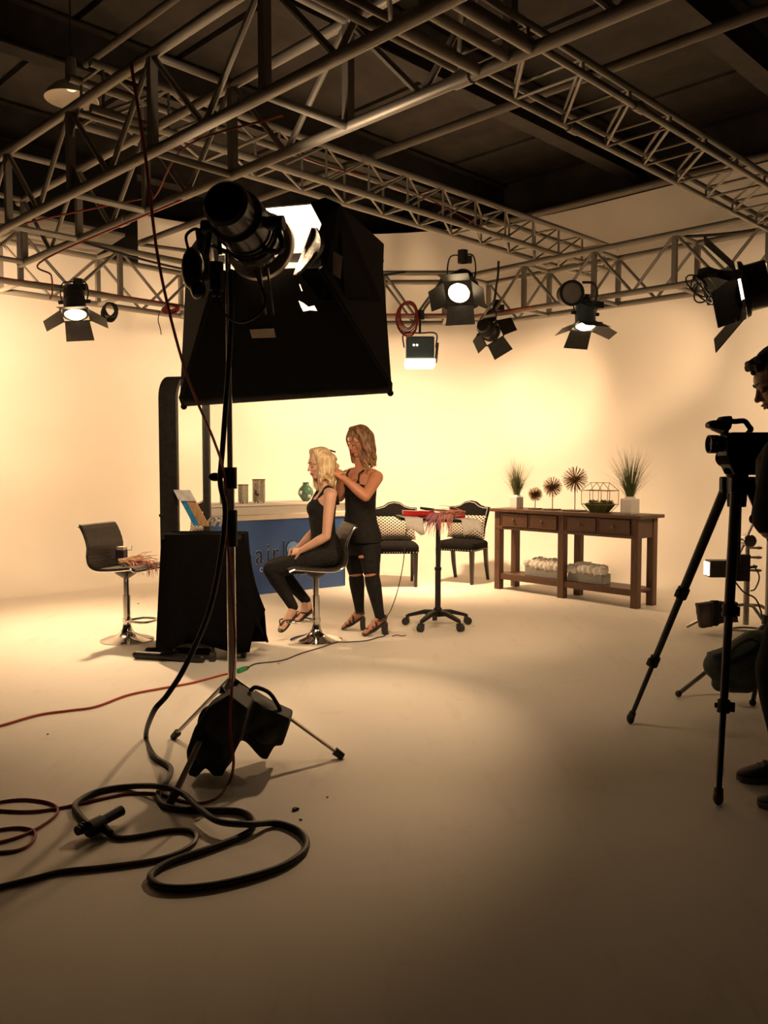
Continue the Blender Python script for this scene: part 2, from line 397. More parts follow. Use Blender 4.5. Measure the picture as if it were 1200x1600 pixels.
# cyclorama: two walls meeting in a wide round corner, coved into the floor
def cyc_path():
    P = []
    aL, bR, rc = 10.0, 9.3, 4.2
    for i in range(14): P.append((aL, -3.5 + (bR - rc + 3.5) * i / 14))
    for i in range(17):
        t = PI / 2 * i / 16; P.append((aL - rc + rc * math.cos(t), bR - rc + rc * math.sin(t)))
    for i in range(1, 14): P.append((aL - rc - (aL - rc + 4.0) * i / 13, bR))
    return P
def cyc_rows():
    P = cyc_path(); prof = []
    rc, top = 1.1, 4.6
    for i in range(11):
        t = PI / 2 * i / 10; prof.append((rc - rc * math.sin(t), 0.0015 + rc - rc * math.cos(t)))
    for z in (2.0, 3.0, 4.0, top): prof.append((0, z))
    rows = []
    for d, z in prof:
        row = []
        for i, (a, bb) in enumerate(P):
            p = V(P[max(i - 1, 0)]); q = V(P[min(i + 1, len(P) - 1)]); t = (q - p).normalized()
            n = V((-t.y, t.x)); n = n if n.dot(V((3, 2)) - V((a, bb))) > 0 else -n
            row.append(ab(a + n.x * d, bb + n.y * d, z))
        rows.append(row)
    return rows
struct(MB().grid(cyc_rows()).build('wall_back', 'cyc'), 'seamless cream cyclorama wall curving into the floor')
# dark building shell above and behind the cyclorama
struct(MB().box((0, 6, 5.55), (34, 26, 0.1)).build('ceiling', 'ceiling_black', smooth=False), 'black painted roof deck high above the lighting grid')
ceil = bpy.data.objects['ceiling']
for i in range(15):
    bb = -2.2 + i * 1.05
    o = MB().box((0, 0, 0), (20, 0.98, 0.05), Matrix.Rotation(3 * PI / 4, 3, 'Z')).build('deck_panel', 'ceiling_black', smooth=False)
    o.location = ab(4, bb, 5.46); o.parent = ceil
for i, a in enumerate((1.0, 3.2, 5.4, 7.6, 9.8)):
    c = ab(a, 4.0, 5.2); R = Matrix.Rotation(PI / 4, 3, 'Z')
    o = MB().box(c + V((0, 0, 0.2)), (16, 0.2, 0.02), R).box(c, (16, 0.02, 0.4), R).box(c - V((0, 0, 0.2)), (16, 0.2, 0.02), R).build('trim_%d' % (i + 1), 'steel_dark', smooth=False)
    struct(o, 'black roof beam under the deck')
for nm, c, d in (('wall_left', ab(10.8, 3, 2.75), PI / 4), ('wall_right', ab(3, 10.1, 2.75), 3 * PI / 4)):
    struct(MB().box(c, (26, 0.1, 5.5), Matrix.Rotation(d, 3, 'Z')).build(nm, 'ceiling_black', smooth=False), 'black building wall behind the cyclorama')

# ================================================================== TRUSSES
def truss(name, label, O, u, v, L, W, H, nodes, r, rb, style, post='rod', mt='alu', pr=None, plan=False):
    """O = lower front corner; u along, v across; nodes = distances along u"""
    O = V(O); u = V(u); v = V(v); root = thing(name, label, 'truss', (O.x, O.y, O.z))
    root['group'] = 'lighting grid trusses'
    pr = pr or rb
    def P(s, c, h): return O + u * s + v * (W * c) + UP * (H * h)
    for c in (0, 1):
        for h in (0, 1): piece('chord', P(0, c, h), P(L, c, h), r, mt, root, n=16)
    for s in nodes:
        for c in (0, 1): piece('post', P(s, c, 0), P(s, c, 1), pr, mt if post == 'rod' else 'alu_plate', root, post, n=8, side=u)
        for h in (0, 1): piece('cross_bar', P(s, 0, h), P(s, 1, h), pr if style == 'V' else rb, mt, root, n=10)
    for s0, s1 in zip(nodes[:-1], nodes[1:]):
        m = (s0 + s1) / 2
        for c in (0, 1):
            if style == 'V':
                piece('diagonal_brace', P(s0, c, 1), P(m, c, 0), rb, mt, root, n=8); piece('diagonal_brace', P(s1, c, 1), P(m, c, 0), rb, mt, root, n=8)
            elif style == 'N':
                piece('diagonal_brace', P(s0, c, 0), P(s1, c, 1), rb, mt, root, n=8)
        if plan:
            for h in (0, 1): piece('diagonal_brace', P(s0, 1 if style == 'flat' else 0, h), P(s1, 0 if style == 'flat' else 1, h), rb, mt, root, n=8)
    return root, P
def sleeve(root, p, d, r, L=0.07):
    piece('coupler', V(p) - V(d) * L / 2, V(p) + V(d) * L / 2, r, 'alu', root, n=16)
# near truss crossing the whole top of the picture, heading away to the left
nA = [5.84 - 0.945 * i for i in range(8)]
tA, PA = truss('box_truss', 'large square truss nearest the camera, running from lower left to the top centre',
               ab(6.9, 2.275, CH + 1.6), -DA, DB, 7.9, 0.49, 0.485, [0.1] + [6.9 - a for a in nA], 0.027, 0.016, 'V', post='box', pr=0.021)
for s in (1.7, 4.6): sleeve(tA, PA(s, 1, 0), DA, 0.034, 0.09)
for s, c in ((6.9 - nA[1], 0), (6.9 - nA[1], 1)):        # gusset plates beside the posts of one joint
    p = PA(s, c, 0)
    MB().prism([p + UP * 0.03, p + UP * 0.19, p - DA * 0.12 + UP * 0.03], DB * 0.008).build('gusset_plate', 'alu_plate', tA, True, smooth=False)
    p = PA(s, c, 1)
    MB().prism([p - UP * 0.03, p - UP * 0.19, p - DA * 0.12 - UP * 0.03], DB * 0.008).build('gusset_plate', 'alu_plate', tA, True, smooth=False)
for da in (0.0, 0.26):
    piece('cross_bar', PA(6.9 - 1.95 - da, 0, 0), PA(6.9 - 1.95 - da, 1, 0), 0.024, 'alu', tA, n=14)
# flat ladder truss heading away to the right
tB, PB = truss('ladder_truss', 'narrow flat truss crossing the upper right corner', ab(2.357, 0.7, CH + 1.662), DB, -DA, 7.2, 0.357, 0.062,
               [0.1 + 0.40 * i for i in range(18)], 0.016, 0.0075, 'flat', plan=True)
sleeve(tB, PB(2.98, 1, 0), DB, 0.022, 0.08); sleeve(tB, PB(2.98, 0, 0), DB, 0.022, 0.08)
# middle box truss lying on top of the two big ones
tC, PC = truss('long_truss', 'slender square truss running from the near truss to the right wall behind the softbox', ab(4.92, 2.42, CH + 2.145), DB, DA, 6.2, 0.29, 0.27,
               [0.08 + 0.45 * i for i in range(14)], 0.026, 0.010, 'N', plan=True)
for s in (2.3, 4.1): sleeve(tC, PC(s, 0, 1 if s < 3 else 0), DB, 0.034, 0.10)
# far ring: left side, chamfered corner, right side
tD, PD = truss('side_truss', 'square truss along the left wall carrying the leftmost spotlight', ab(7.6, -0.4, CH + 1.6), DB, DA, 5.74, 0.46, 0.46,
               [0.6 + 0.95 * i for i in range(6)], 0.029, 0.015, 'V', post='box', pr=0.021)
tE, PE = truss('corner_truss', 'short truss section seen face on beside the right edge of the softbox', V((-1.72, 9.2, CH + 1.6)), V((1, 0, 0)), V((0, 1, 0)), 2.5, 0.46, 0.46,
               [0.1, 1.0, 1.72, 2.4], 0.029, 0.015, 'V', post='box', pr=0.021)
tF, PF = truss('far_truss', 'square truss along the right wall above the wooden console table', ab(6.05, 7.25, CH + 1.6), -DA, DB, 6.4, 0.46, 0.46,
               [0.03] + [0.85 + 0.82 * i for i in range(7)], 0.029, 0.015, 'V', post='box', pr=0.021)
# grid pipes
def pipe(label, p0, p1, r=0.03):
    o = bpy.data.objects.new('grid_pipe', unit('pipe', 'rod', 16)); COL.objects.link(o)
    x, y, z = frame_of(V(p1) - V(p0)); Mx = Matrix((x * r, y * r, z * (V(p1) - V(p0)).length)).transposed().to_4x4(); Mx.translation = V(p0)
    o.matrix_world = Mx; return tag(o, label, 'pipe', 'pipes across the grid')
pipe('long grey pipe lying across the middle truss and passing behind the upper right truss', ab(8.9, 4.85, CH + 2.49), ab(-2, 4.85, CH + 2.49), 0.032)
pipe('grey pipe along the top edge of the right wall', ab(9.2, 9.12, CH + 3.2), ab(-1.5, 9.12, CH + 3.2), 0.045)
pipe('thin black pipe along the top of the left wall', ab(9.2, 3.2, CH + 2.48), ab(8.3, 8.9, CH + 2.62), 0.022)
pipe('upper grey pipe above the near truss', ab(7, 3.4, CH + 3.4), ab(-2, 3.4, CH + 3.4), 0.03)
# dark and pale panels hung at the far left
o = MB().box((0, 0, 0), (2.6, 0.04, 1.0), Matrix.Rotation(PI / 4, 3, 'Z')).build('black_flag', 'black_fabric', smooth=False, bev=0.004)
o.location = ab(8.75, 3.52, CH + 2.74); tag(o, 'black cloth panel hanging above the left truss with a straight right edge', 'panel')
R = Matrix.Rotation(PI / 4, 3, 'Z') @ Matrix.Rotation(-0.12, 3, 'X')
o = MB().box((0, 0, 0), (2.7, 0.75, 0.03), R).build('foam_board', 'panel_grey', smooth=False, bev=0.004)
o.location = ab(7.95, 2.7, CH + 2.16); tag(o, 'pale grey board lying on top of the left truss', 'board')
# high bay dome lamp
p = at(112, 152, 6.6); t = thing('dome_lamp', 'cream round dome lamp hanging under the black roof at upper left', 'lamp', (p.x, p.y, p.z))
MB().lathe([(0.02, 0.13), (0.06, 0.12), (0.12, 0.08), (0.185, 0.02), (0.20, -0.02), (0.192, -0.022), (0.178, 0.014), (0.11, 0.07), (0.05, 0.1), (0.0, 0.105)], p, 36).build('shade', 'cream', t, True)
MB().lathe([(0.0, 0.30), (0.035, 0.29), (0.045, 0.2), (0.045, 0.13), (0.02, 0.12)], p, 20).build('cap', 'alu_plate', t, True)
MB().cyl(p + V((0, 0, 0.28)), p + V((0, 0, 5.5 - p.z)), 0.008, n=8).build('stem', 'steel_dark', t, True)
MB().ell(p + V((0, 0, 0.075)), (0.045, 0.045, 0.03)).build('added_bulb', 'added_bulb_glow', t, True)  # unseen glowing bulb, added to brighten the inside of the shade

# ================================================================== HANGING LIGHTS
def leaf(c, axis, out, wl, l, taper, th=0.004):
    """barn door leaf: hinge line centre c along axis, extending along out"""
    axis = V(axis).normalized(); out = V(out).normalized(); n = axis.cross(out)
    a, bq = wl / 2, wl / 2 * taper
    return MB().prism([c - axis * a, c + axis * a, c + axis * bq + out * l, c - axis * bq + out * l], n * th)
def fresnel(label, pos, aim, size, doors=(1, 1, 1, 1), open_=0.6, power=0, deg=60, hang=None, hot='lens_hot', housing='black_metal', name='spotlight', roll=0.0, group=None, dl=1.0, yoke_h=None, plate=0):
    """pos = centre of the lens ring; size = lens diameter"""
    pos = V(pos); d = (V(aim) - pos).normalized(); R = look(d)
    if roll: R = Matrix.Rotation(roll, 3, d) @ R
    X, Y, Z = R @ V((1, 0, 0)), d, R @ V((0, 0, 1)); s = size
    base = hang or pos
    t = thing(name, label, 'spotlight', (base[0], base[1], base[2]), 0, group)
    h = MB().lathe([(0.0, -1.5 * s), (0.36 * s, -1.48 * s), (0.44 * s, -1.35 * s), (0.44 * s, -0.8 * s), (0.52 * s, -0.78 * s), (0.52 * s, -0.18 * s), (0.60 * s, -0.16 * s), (0.60 * s, 0.0), (0.52 * s, 0.0), (0.50 * s, -0.1 * s), (0, -0.1 * s)], pos, 28, d)
    h.build('housing', housing, t, True)
    for k in range(3):
        MB().lathe([(0.45 * s, -1.25 * s + k * 0.17 * s), (0.49 * s, -1.24 * s + k * 0.17 * s), (0.49 * s, -1.20 * s + k * 0.17 * s), (0.45 * s, -1.19 * s + k * 0.17 * s)], pos, 28, d).build('cooling_fin', housing, t, True)
    MB().lathe([(0, 0.17 * s), (0.18 * s, 0.155 * s), (0.34 * s, 0.10 * s), (0.47 * s, 0.0), (0.49 * s, -0.09 * s), (0, -0.1 * s)], pos, 28, d).build('lens', hot, t, True)
    q = 0.62 * s; fr = MB()
    for k in range(4):
        ax = (X, Z, X, Z)[k]; ot = (Z, -X, -Z, X)[k]; fr.box(pos + ot * q, (2 * q + 0.03 * s, 0.05 * s, 0.06 * s), Matrix((ax, d, ot)).transposed())
    fr.build('door_frame', housing, t, True, smooth=False)
    if plate: MB().lathe([(0.50 * s, -0.02 * s), (plate * s, -0.03 * s), (plate * s, 0.0), (0.50 * s, 0.0), (0.50 * s, -0.02 * s)], pos, 8, d).build('face_plate', 'black_metal', t, True, smooth=False)
    for k in range(4):
        if not doors[k]: continue
        ax = (X, Z, X, Z)[k]; ot = (Z, -X, -Z, X)[k]; op = open_ if not isinstance(open_, (tuple, list)) else open_[k]
        out = ot * math.sin(op) + d * math.cos(op)
        leaf(pos + ot * q + d * 0.03 * s, ax, out, 1.15 * s, (1.0 if k % 2 == 0 else 0.95) * s * dl, 1.15 if k % 2 == 0 else 0.85, 0.02 * s).build('barn_door', 'black_metal', t, True, smooth=False)
    # yoke and clamp
    c = pos - d * 0.7 * s; up = V((0, 0, 1)); yk = yoke_h if yoke_h else 0.95 * s
    sd = X
    MB().tube(spline([c - sd * 0.56 * s, c - sd * 0.64 * s + up * yk * 0.5, c - sd * 0.5 * s + up * yk * 0.97, c + up * yk, c + sd * 0.5 * s + up * yk * 0.97, c + sd * 0.64 * s + up * yk * 0.5, c + sd * 0.56 * s], 4), 0.035 * s, 6).build('yoke', 'black_metal', t, True)
    for e in (-1, 1): MB().cyl(c + sd * e * 0.5 * s, c + sd * e * 0.74 * s, 0.09 * s, n=10).build('pivot_knob', 'black_plastic', t, True)
    if hang is not None:
        hg = V(hang); top = c + up * yk
        MB().cyl(top, hg, 0.016, n=8).cyl(hg - V((0, 0, 0.05)), hg + V((0, 0, 0.06)), 0.045, n=12).box(hg + V((0.03, 0, -0.02)), (0.1, 0.05, 0.06)).build('clamp', 'black_metal', t, True)
    if power: spot(t, pos + d * 0.2 * s, pos + d * 3, power, deg, 0.8, size * 0.45)
    return t, pos, d
def wallpt(px, py, wall):        # where the eye line through a pixel meets the left (a=10) or right (b=9.3) wall plane
    return on_plane(px, py, DA * 10.0, DA) if wall == 'L' else on_plane(px, py, DB * 9.3, DB)
# under the left truss: one head on the set, one (out of the frame) on the wall
p = at(118, 492, 7.75)
fresnel('leftmost black barn door spotlight hanging under the left truss', p, V((-2.35, 6.85, 0.0)), 0.19, open_=(1.15, 1.0, 0.9, 1.0), power=P_SET, deg=94, hang=at(122, 446, 7.85), roll=0.25)
p = ab(7.55, 2.0, 2.72)
fresnel('black barn door spotlight further left under the left truss', p, ab(10, 3.9, 2.25), 0.19, open_=(1.2, 1.2, 1.2, 1.2), power=P_WALL, deg=125, hang=ab(7.6, 2.0, 3.0))
# spotlight facing the camera, under the middle truss
p = at(717, 458, 7.45)
fresnel('black spotlight with a round glowing lens facing the camera, under the middle truss', p, V((-0.3, 4.3, 0.0)), 0.20, open_=(0.85, 0.8, 0.8, 0.8), power=P_BACK, deg=34, hang=at(723, 402, 7.5), dl=0.85, plate=1.05, yoke_h=0.26, hot='lens_hot')
# two beside each other on the right
p = at(768, 520, 9.05)
fresnel('small black barn door spotlight below the truss corner, right of the round glowing lens', p, wallpt(868, 606, 'R'), 0.17, open_=(1.0, 1.0, 1.0, 1.0), power=P_SPOT, deg=52, hang=at(776, 478, 9.2), roll=-0.5)
p = at(915, 510, 8.25)
fresnel('black barn door spotlight glowing white, hanging above the wooden console table', p, V((1.95, 7.62, 0.0)), 0.19, open_=(1.0, 1.15, 0.85, 1.15), power=60, deg=90, hang=at(930, 474, 8.3), roll=-0.2, housing='blue_housing')
p = ab(1.7, 7.2, 2.72)  # out-of-frame head, added to brighten the right wall
fresnel('added black barn door spotlight, out of view at the far right end of the far truss', p, ab(3.6, 9.3, 1.6), 0.19, open_=(1.2, 1.2, 1.2, 1.2), power=P_RIGHT, deg=120, hang=ab(1.7, 7.25, 3.0))
p = ab(2.1, 7.2, 2.72)
fresnel('black barn door spotlight outside the right edge of the picture on the far truss', p, wallpt(965, 565, 'R'), 0.17, open_=(1.1, 1.1, 1.1, 1.1), power=P_SPOT * 3.2, deg=34, hang=ab(2.1, 7.25, 3.0))
# extra head behind the softbox that lights the middle of the wall
p = at(470, 495, 9.1)
fresnel('black wall wash spotlight hidden behind the softbox', p, wallpt(470, 600, 'L'), 0.19, open_=1.25, power=P_MID, deg=130, hang=at(470, 450, 9.2))
# boxy flood light
p = at(656, 552, 9.15); t = thing('flood_light', 'blue grey box flood light with glowing underside, hanging below the corner truss', 'flood light', (p.x, p.y, p.z + 0.4))
d = (wallpt(640, 680, 'L') - p); d = V((0.05, 0.42, -0.9)).normalized(); R = look(d, (0, 1, 0.2))
MB().box(p + V((0, 0, 0.045)), (0.30, 0.26, 0.24)).build('housing', 'blue_housing', t, True, bev=0.015)
MB().prism([p + V((-0.165, -0.14, -0.075)), p + V((0.165, -0.14, -0.075)), p + V((0.155, -0.17, -0.155)), p + V((-0.155, -0.17, -0.155))], V((0, 0.29, 0.0))).build('diffuser', 'lens_hot', t, True, bev=0.01)
for k in range(2): MB().cyl(p + V((-0.07 + k * 0.035, -0.128, 0.07)), p + V((-0.07 + k * 0.035, -0.136, 0.07)), 0.010, n=12).build('vent_hole', 'lens_hot', t, True)
MB().tube(spline([p + V((-0.17, 0, 0.06)), p + V((-0.175, 0, 0.21)), p + V((0, 0, 0.215)), p + V((0.175, 0, 0.21)), p + V((0.17, 0, 0.06))], 4), 0.009, 6).build('yoke', 'blue_housing', t, True)
MB().prism([p + V((0.16, -0.05, -0.10)), p + V((0.175, -0.1, 0.1)), p + V((0.20, -0.1, 0.1)), p + V((0.185, -0.05, -0.10))], V((0, 0.12, 0))).build('side_flap', 'black_metal', t, True, smooth=False)
MB().cyl(p + V((0, 0, 0.21)), V((p.x, p.y, CH + 1.66)), 0.013, n=8).box(V((p.x, p.y, CH + 1.6)), (0.09, 0.08, 0.10)).build('clamp', 'black_metal', t, True)
spot(t, p + V((0, 0.0, -0.17)), p + V((0.1, 0.75, -1.0)), P_FLOOD, 150, 0.9, 0.12)
# dark lamp head tucked against the far truss, dead
p = at(893, 458, 8.0); t = thing('dark_lamp', 'unlit round lamp head with black ring strapped on the far truss', 'lamp', (p.x, p.y, p.z))
MB().lathe([(0.0, -0.16), (0.10, -0.15), (0.105, -0.03), (0.12, -0.02), (0.12, 0.02), (0.10, 0.02), (0.095, 0.0), (0, 0.0)], p, 24, V((0.1, -1, -0.1))).build('housing', 'black_metal', t, True)
MB().lathe([(0, 0.012), (0.094, 0.002), (0.094, -0.004), (0, -0.004)], p, 24, V((0.1, -1, -0.1))).build('lens', 'alu_plate', t, True)
MB().tube(spline([p + V((0.10, 0, 0.1)), p + V((0.2, 0, 0.09)), p + V((0.24, 0, 0)), p + V((0.2, 0, -0.12)), p + V((0.1, 0, -0.1))], 5), 0.012, 6).build('lead', 'rubber', t, True)

# ================================================================== BIG SPOTLIGHT ON ITS STAND AT THE RIGHT EDGE
SX = fl(1197, 1078); st = thing('light_stand', 'grey light stand at the right edge behind the cameraman, green sandbag on its leg', 'stand', (SX.x, SX.y, 0))
for q in (fl(1060, 1089), fl(1176, 1103), V((SX.x + 0.55, SX.y + 0.25, 0))):
    MB().tube([V((SX.x, SX.y, 0.42)), V((q.x, q.y, 0.02))], 0.014, 8).build('leg', 'steel', st, True)
    MB().ell((q.x, q.y, 0.02), 0.02).build('rubber_foot', 'rubber', st, True)
MB().cyl((SX.x, SX.y, 0.25), (SX.x, SX.y, 1.35), 0.02, n=14).build('lower_tube', 'steel', st, True)
MB().cyl((SX.x, SX.y, 1.3), (SX.x, SX.y, 2.3), 0.015, n=14).build('upper_tube', 'steel', st, True)
for z in (0.42, 1.33): MB().cyl((SX.x, SX.y, z - 0.05), (SX.x, SX.y, z + 0.05), 0.032, n=14).cyl((SX.x, SX.y, z), (SX.x + 0.07, SX.y, z), 0.012, n=8).build('collar', 'black_plastic', st, True)
p = at(1163, 452, 4.95); c0 = V((SX.x, SX.y, 2.42))
t = thing('studio_spotlight', 'big black spotlight with barn doors and glowing slots at the right edge', 'spotlight', (SX.x, SX.y, 2.3))
d = V((-0.90, 0.40, -0.20)).normalized(); R = Matrix.Rotation(-0.45, 3, d) @ look(d); X, Z = R @ V((1, 0, 0)), R @ V((0, 0, 1))
MB().lathe([(0.0, -0.42), (0.09, -0.41), (0.115, -0.36), (0.115, -0.14), (0.135, -0.13), (0.135, -0.02), (0.12, -0.02), (0.115, -0.06), (0, -0.06)], p, 32, d).build('housing', 'black_gloss', t, True)
for k in range(3): MB().lathe([(0.114, -0.29 + k * 0.085), (0.126, -0.285 + k * 0.085), (0.126, -0.25 + k * 0.085), (0.114, -0.245 + k * 0.085)], p, 32, d).build('glowing_slot', 'lens_soft', t, True)
MB().lathe([(0, 0.055), (0.06, 0.05), (0.108, 0.03), (0.112, -0.06), (0, -0.06)], p, 32, d).build('lens', 'lens_hot', t, True)
MB().lathe([(0.135, -0.02), (0.16, -0.01), (0.165, 0.01), (0.14, 0.012)], p, 32, d).build('front_ring', 'black_metal', t, True)
for k, (op, ln, wd) in enumerate(((1.0, 0.24, 0.24), (0.75, 0.20, 0.26), (0.7, 0.24, 0.24), (0.4, 0.20, 0.24))):
    ax = (X, Z, X, Z)[k]; ot = (Z, -X, -Z, X)[k]; out = ot * math.sin(op) + d * math.cos(op)
    leaf(p + ot * 0.14 + d * 0.03, ax, out, wd, ln, (1.1, 0.8, 1.1, 0.8)[k], 0.005).build('barn_door', 'black_metal', t, True, smooth=False)
pq = at(1152, 486, 4.86)
MB().grid([[pq + V((0.10 * (i / 5 - .5), 0.01 * math.sin(i * 2 + j), 0.12 * (j / 5 - .5) + 0.015 * math.sin(i * 1.7))) for i in range(6)] for j in range(6)]).build('diffusion_scrap', 'tissue', t, True)
pq = at(1125, 428, 4.75)
MB().grid([[pq + V((0.24 * (i / 5 - .5), 0.02 * math.sin(i * 2 + j), 0.055 * (j / 3 - .5) + 0.01 * math.sin(i * 1.3))) for i in range(6)] for j in range(4)]).build('diffusion_strip', 'scrim', t, True)
MB().tube(spline([p - d * 0.22 + X * 0.13, p - d * 0.22 + X * 0.15 - UP * 0.1, c0 - UP * 0.08 + X * 0.05, c0 - UP * 0.08 - X * 0.05, p - d * 0.22 - X * 0.15 - UP * 0.1, p - d * 0.22 - X * 0.13], 4), 0.011, 6).cyl((SX.x, SX.y, 2.26), c0 - UP * 0.08, 0.022, n=12).build('yoke', 'black_metal', t, True)
spot(t, p + d * 0.08, V((0.2, 7.2, 0.6)), P_BIG, 70, 0.8, 0.1)
pq = at(1096, 452, 4.95)
bq = MB()
for k in range(5):
    r = 0.04 + 0.007 * ((k * 3) % 5); bq.tube([pq + V((math.cos(a + 0.3 * k) * r * (1.0 + 0.25 * math.sin(k * 2.3)) + 0.015 * math.sin(k * 1.9), 0.02 * math.sin(a * 2 + k), math.sin(a) * r * (1.1 + 0.3 * math.cos(k * 1.7)) - 0.02 * math.cos(k * 2.6))) for a in [2 * PI * i / 18 for i in range(18)]], 0.005, 5, True)
tag(bq.build('coiled_cable', 'rubber'), 'black cable coil hanging on the far truss beside the big spotlight', 'cable', 'coiled cables on the trusses')

# green sandbag on the right stand
sb = MB(); c = at(1160, 1045, 4.82)
P = [at(1122, 1040, 4.80), at(1150, 1038, 4.82), at(1185, 1022, 4.84), at(1215, 1030, 4.86)]
sb.chain([(P[0], 0.085), (P[1], 0.125), (P[2], 0.145), (P[3], 0.12)], 16)
sb.chain([(at(1125, 1068, 4.8), 0.05), (at(1165, 1062, 4.82), 0.08)], 14)
sb.prism([at(1113, 1024, 4.74), at(1120, 1048, 4.74), at(1133, 1083, 4.74), at(1145, 1070, 4.74), at(1145, 1015, 4.74)], V((0, 0.10, 0)))
sg = thing('sandbag', 'dark green sandbag hanging low on the right stand beside the tripod', 'sandbag', (P[1].x, P[1].y, P[1].z - 0.1))
blob(sb, 'bag', 'bag_green', sg, 0.012, 3)
MB().tube(spline([at(1134, 1030, 4.72), at(1146, 1012, 4.71), at(1170, 999, 4.72), at(1186, 1003, 4.74)], 6), 0.011, 6).build('handle', 'bag_brown', sg, True)

# ================================================================== SOFTBOX ON ITS STAND
SP = V((-0.716, 3.906, 0)); PT = 2.36        # stand foot centre, top of the tube
st = thing('light_stand', 'chrome light stand carrying the softbox, three legs under a black sandbag', 'stand', SP)
FT = [fl(528, 1185), fl(275, 1155), fl(270, 1256)]
for q in FT:
    top = V((SP.x, SP.y, 0.40)); q2 = V((q.x, q.y, 0.025)); dd = (q2 - top)
    lg = MB(); x, y, z = frame_of(dd); lg.box((top + q2) / 2, (0.026, 0.012, dd.length), Matrix((x, y, z)).transposed()).build('leg', 'steel', st, True, smooth=False, bev=0.003)
    MB().cyl(q2 - dd.normalized() * 0.02, q2 + dd.normalized() * 0.03, 0.02, 0.017, 10).build('rubber_foot', 'rubber', st, True)
MB().cyl(SP + UP * 0.2, SP + UP * 1.33, 0.0205, n=18).build('lower_tube', 'chrome', st, True)
MB().cyl(SP + UP * 1.3, SP + UP * PT, 0.0135, n=18).build('upper_tube', 'chrome', st, True)
for z, h in ((1.10, 0.17), (1.335, 0.10), (0.34, 0.08)):
    MB().cyl(SP + UP * (z - h / 2), SP + UP * (z + h / 2), 0.031, n=18).build('collar', 'black_plastic', st, True, bev=0.003)
MB().cyl(SP + UP * 1.345, SP + V((-0.05, -0.02, 1.345)), 0.011, n=10).ell(SP + V((-0.065, -0.025, 1.34)), (0.032, 0.014, 0.02)).build('knob', 'black_plastic', st, True)

# --- softbox
Oc = at(420, 374, 4.0); Fc = at(447, 497, 4.53)
ax = V((-0.03, 0.90, -0.43)).normalized(); Rr = Matrix.Rotation(-0.045, 3, ax) @ look(ax); BX, BZ = Rr @ V((1, 0, 0)), Rr @ V((0, 0, 1))
def ring(c, hw, hh): return [c - BX * hw - BZ * hh, c + BX * hw - BZ * hh, c + BX * hw + BZ * hh, c - BX * hw + BZ * hh]
r0 = ring(Oc, 0.235, 0.17); r1 = ring(Fc, 0.535, 0.43)
r1[0] = r1[0] - UP * 0.03 - BX * 0.01; r0[2] = r0[2] + BX * 0.02 + UP * 0.03
lip = [q + ax * 0.09 for q in r1]
sbx = thing('softbox', 'large black fabric softbox seen from behind on the chrome stand, taped on its side', 'softbox', Oc)
def holed(corners, hole, eps, m, nm):
    """fabric panel filled around a torn slit"""
    n = (corners[1] - corners[0]).cross(corners[3] - corners[0]).normalized(); ctr = sum(corners, V((0, 0, 0))) / 4
    bm = bmesh.new(); off = Oc
    def loop(pts):
        vs = [bm.verts.new(q + n * eps - off) for q in pts]
        for i in range(len(vs)): bm.edges.new((vs[i], vs[(i + 1) % len(vs)]))
    loop(corners)
    for h in hole: loop(h)
    bmesh.ops.triangle_fill(bm, use_beauty=True, edges=bm.edges[:]); bmesh.ops.recalc_face_normals(bm, faces=bm.faces)
    me = bpy.data.meshes.new(nm); bm.to_mesh(me); bm.free(); me.materials.append(MATS[m])
    o = bpy.data.objects.new(nm, me); COL.objects.link(o); o.parent = sbx; return o
def sag(a, bq, k): return [a.lerp(bq, t) - (ax * 0.0) - (Oc.lerp(Fc, 0.5) - a.lerp(bq, t)).normalized() * 0 + UP * 0 for t in (0, 1)][:k]
bn = (r0[1] - r0[0]).cross(r1[0] - r0[0]).normalized()
hole = [[on_plane(x, y, r0[0], bn) for x, y in ((466, 469), (474, 473), (482, 479), (491, 477), (496, 486), (484, 485), (474, 487), (470, 479))],
        [on_plane(x, y, r0[0], bn) for x, y in ((467, 443), (469, 444), (473, 455), (471, 455))]]
for k, nm in enumerate(('bottom_panel', 'side_panel', 'top_panel', 'side_panel')):
    c = [r0[k], r0[(k + 1) % 4], r1[(k + 1) % 4], r1[k]]; inn = (Oc + Fc) / 2
    n = (c[1] - c[0]).cross(c[3] - c[0]).normalized(); sgn = 1 if (sum(c, V((0, 0, 0))) / 4 - inn).dot(n) > 0 else -1
    hl = hole if k == 0 else []
    holed(c, hl, 0.003 * sgn, 'black_fabric', nm); holed(c, hl, -0.003 * sgn, 'lining', 'lining')
lp = MB()
for k in range(4):
    a, bq, c2, d2 = r1[k], r1[(k + 1) % 4], lip[(k + 1) % 4], lip[k]
    n = 10; rows = []
    for q0, q1 in ((a, d2), (bq, c2)): pass
    rows = [[a.lerp(bq, i / n) + BZ * 0.008 * math.sin(i * 1.9 + k), ] for i in range(n + 1)]
    lp.grid([[a.lerp(bq, i / n), (a.lerp(bq, i / n)).lerp(d2.lerp(c2, i / n), 0.5) + (a + bq - Fc * 2).normalized() * 0.006 * math.sin(i * 2.3 + k), d2.lerp(c2, i / n)] for i in range(n + 1)])
o = lp.build('hem', 'black_fabric', sbx, True); sm = o.modifiers.new('solid', 'SOLIDIFY'); sm.thickness = 0.008
for k in range(4): MB().tube([r0[k], r1[k], lip[k]], [0.012, 0.010, 0.010], 8).ell(lip[k], 0.017).build('rod_sleeve', 'black_fabric', sbx, True)
mfront = MB().grid([[lip[0].lerp(lip[1], i / 4).lerp(lip[3].lerp(lip[2], i / 4), j / 4) - ax * 0.02 for i in range(5)] for j in range(5)])
mfront.build('diffuser', 'lining', sbx, True)
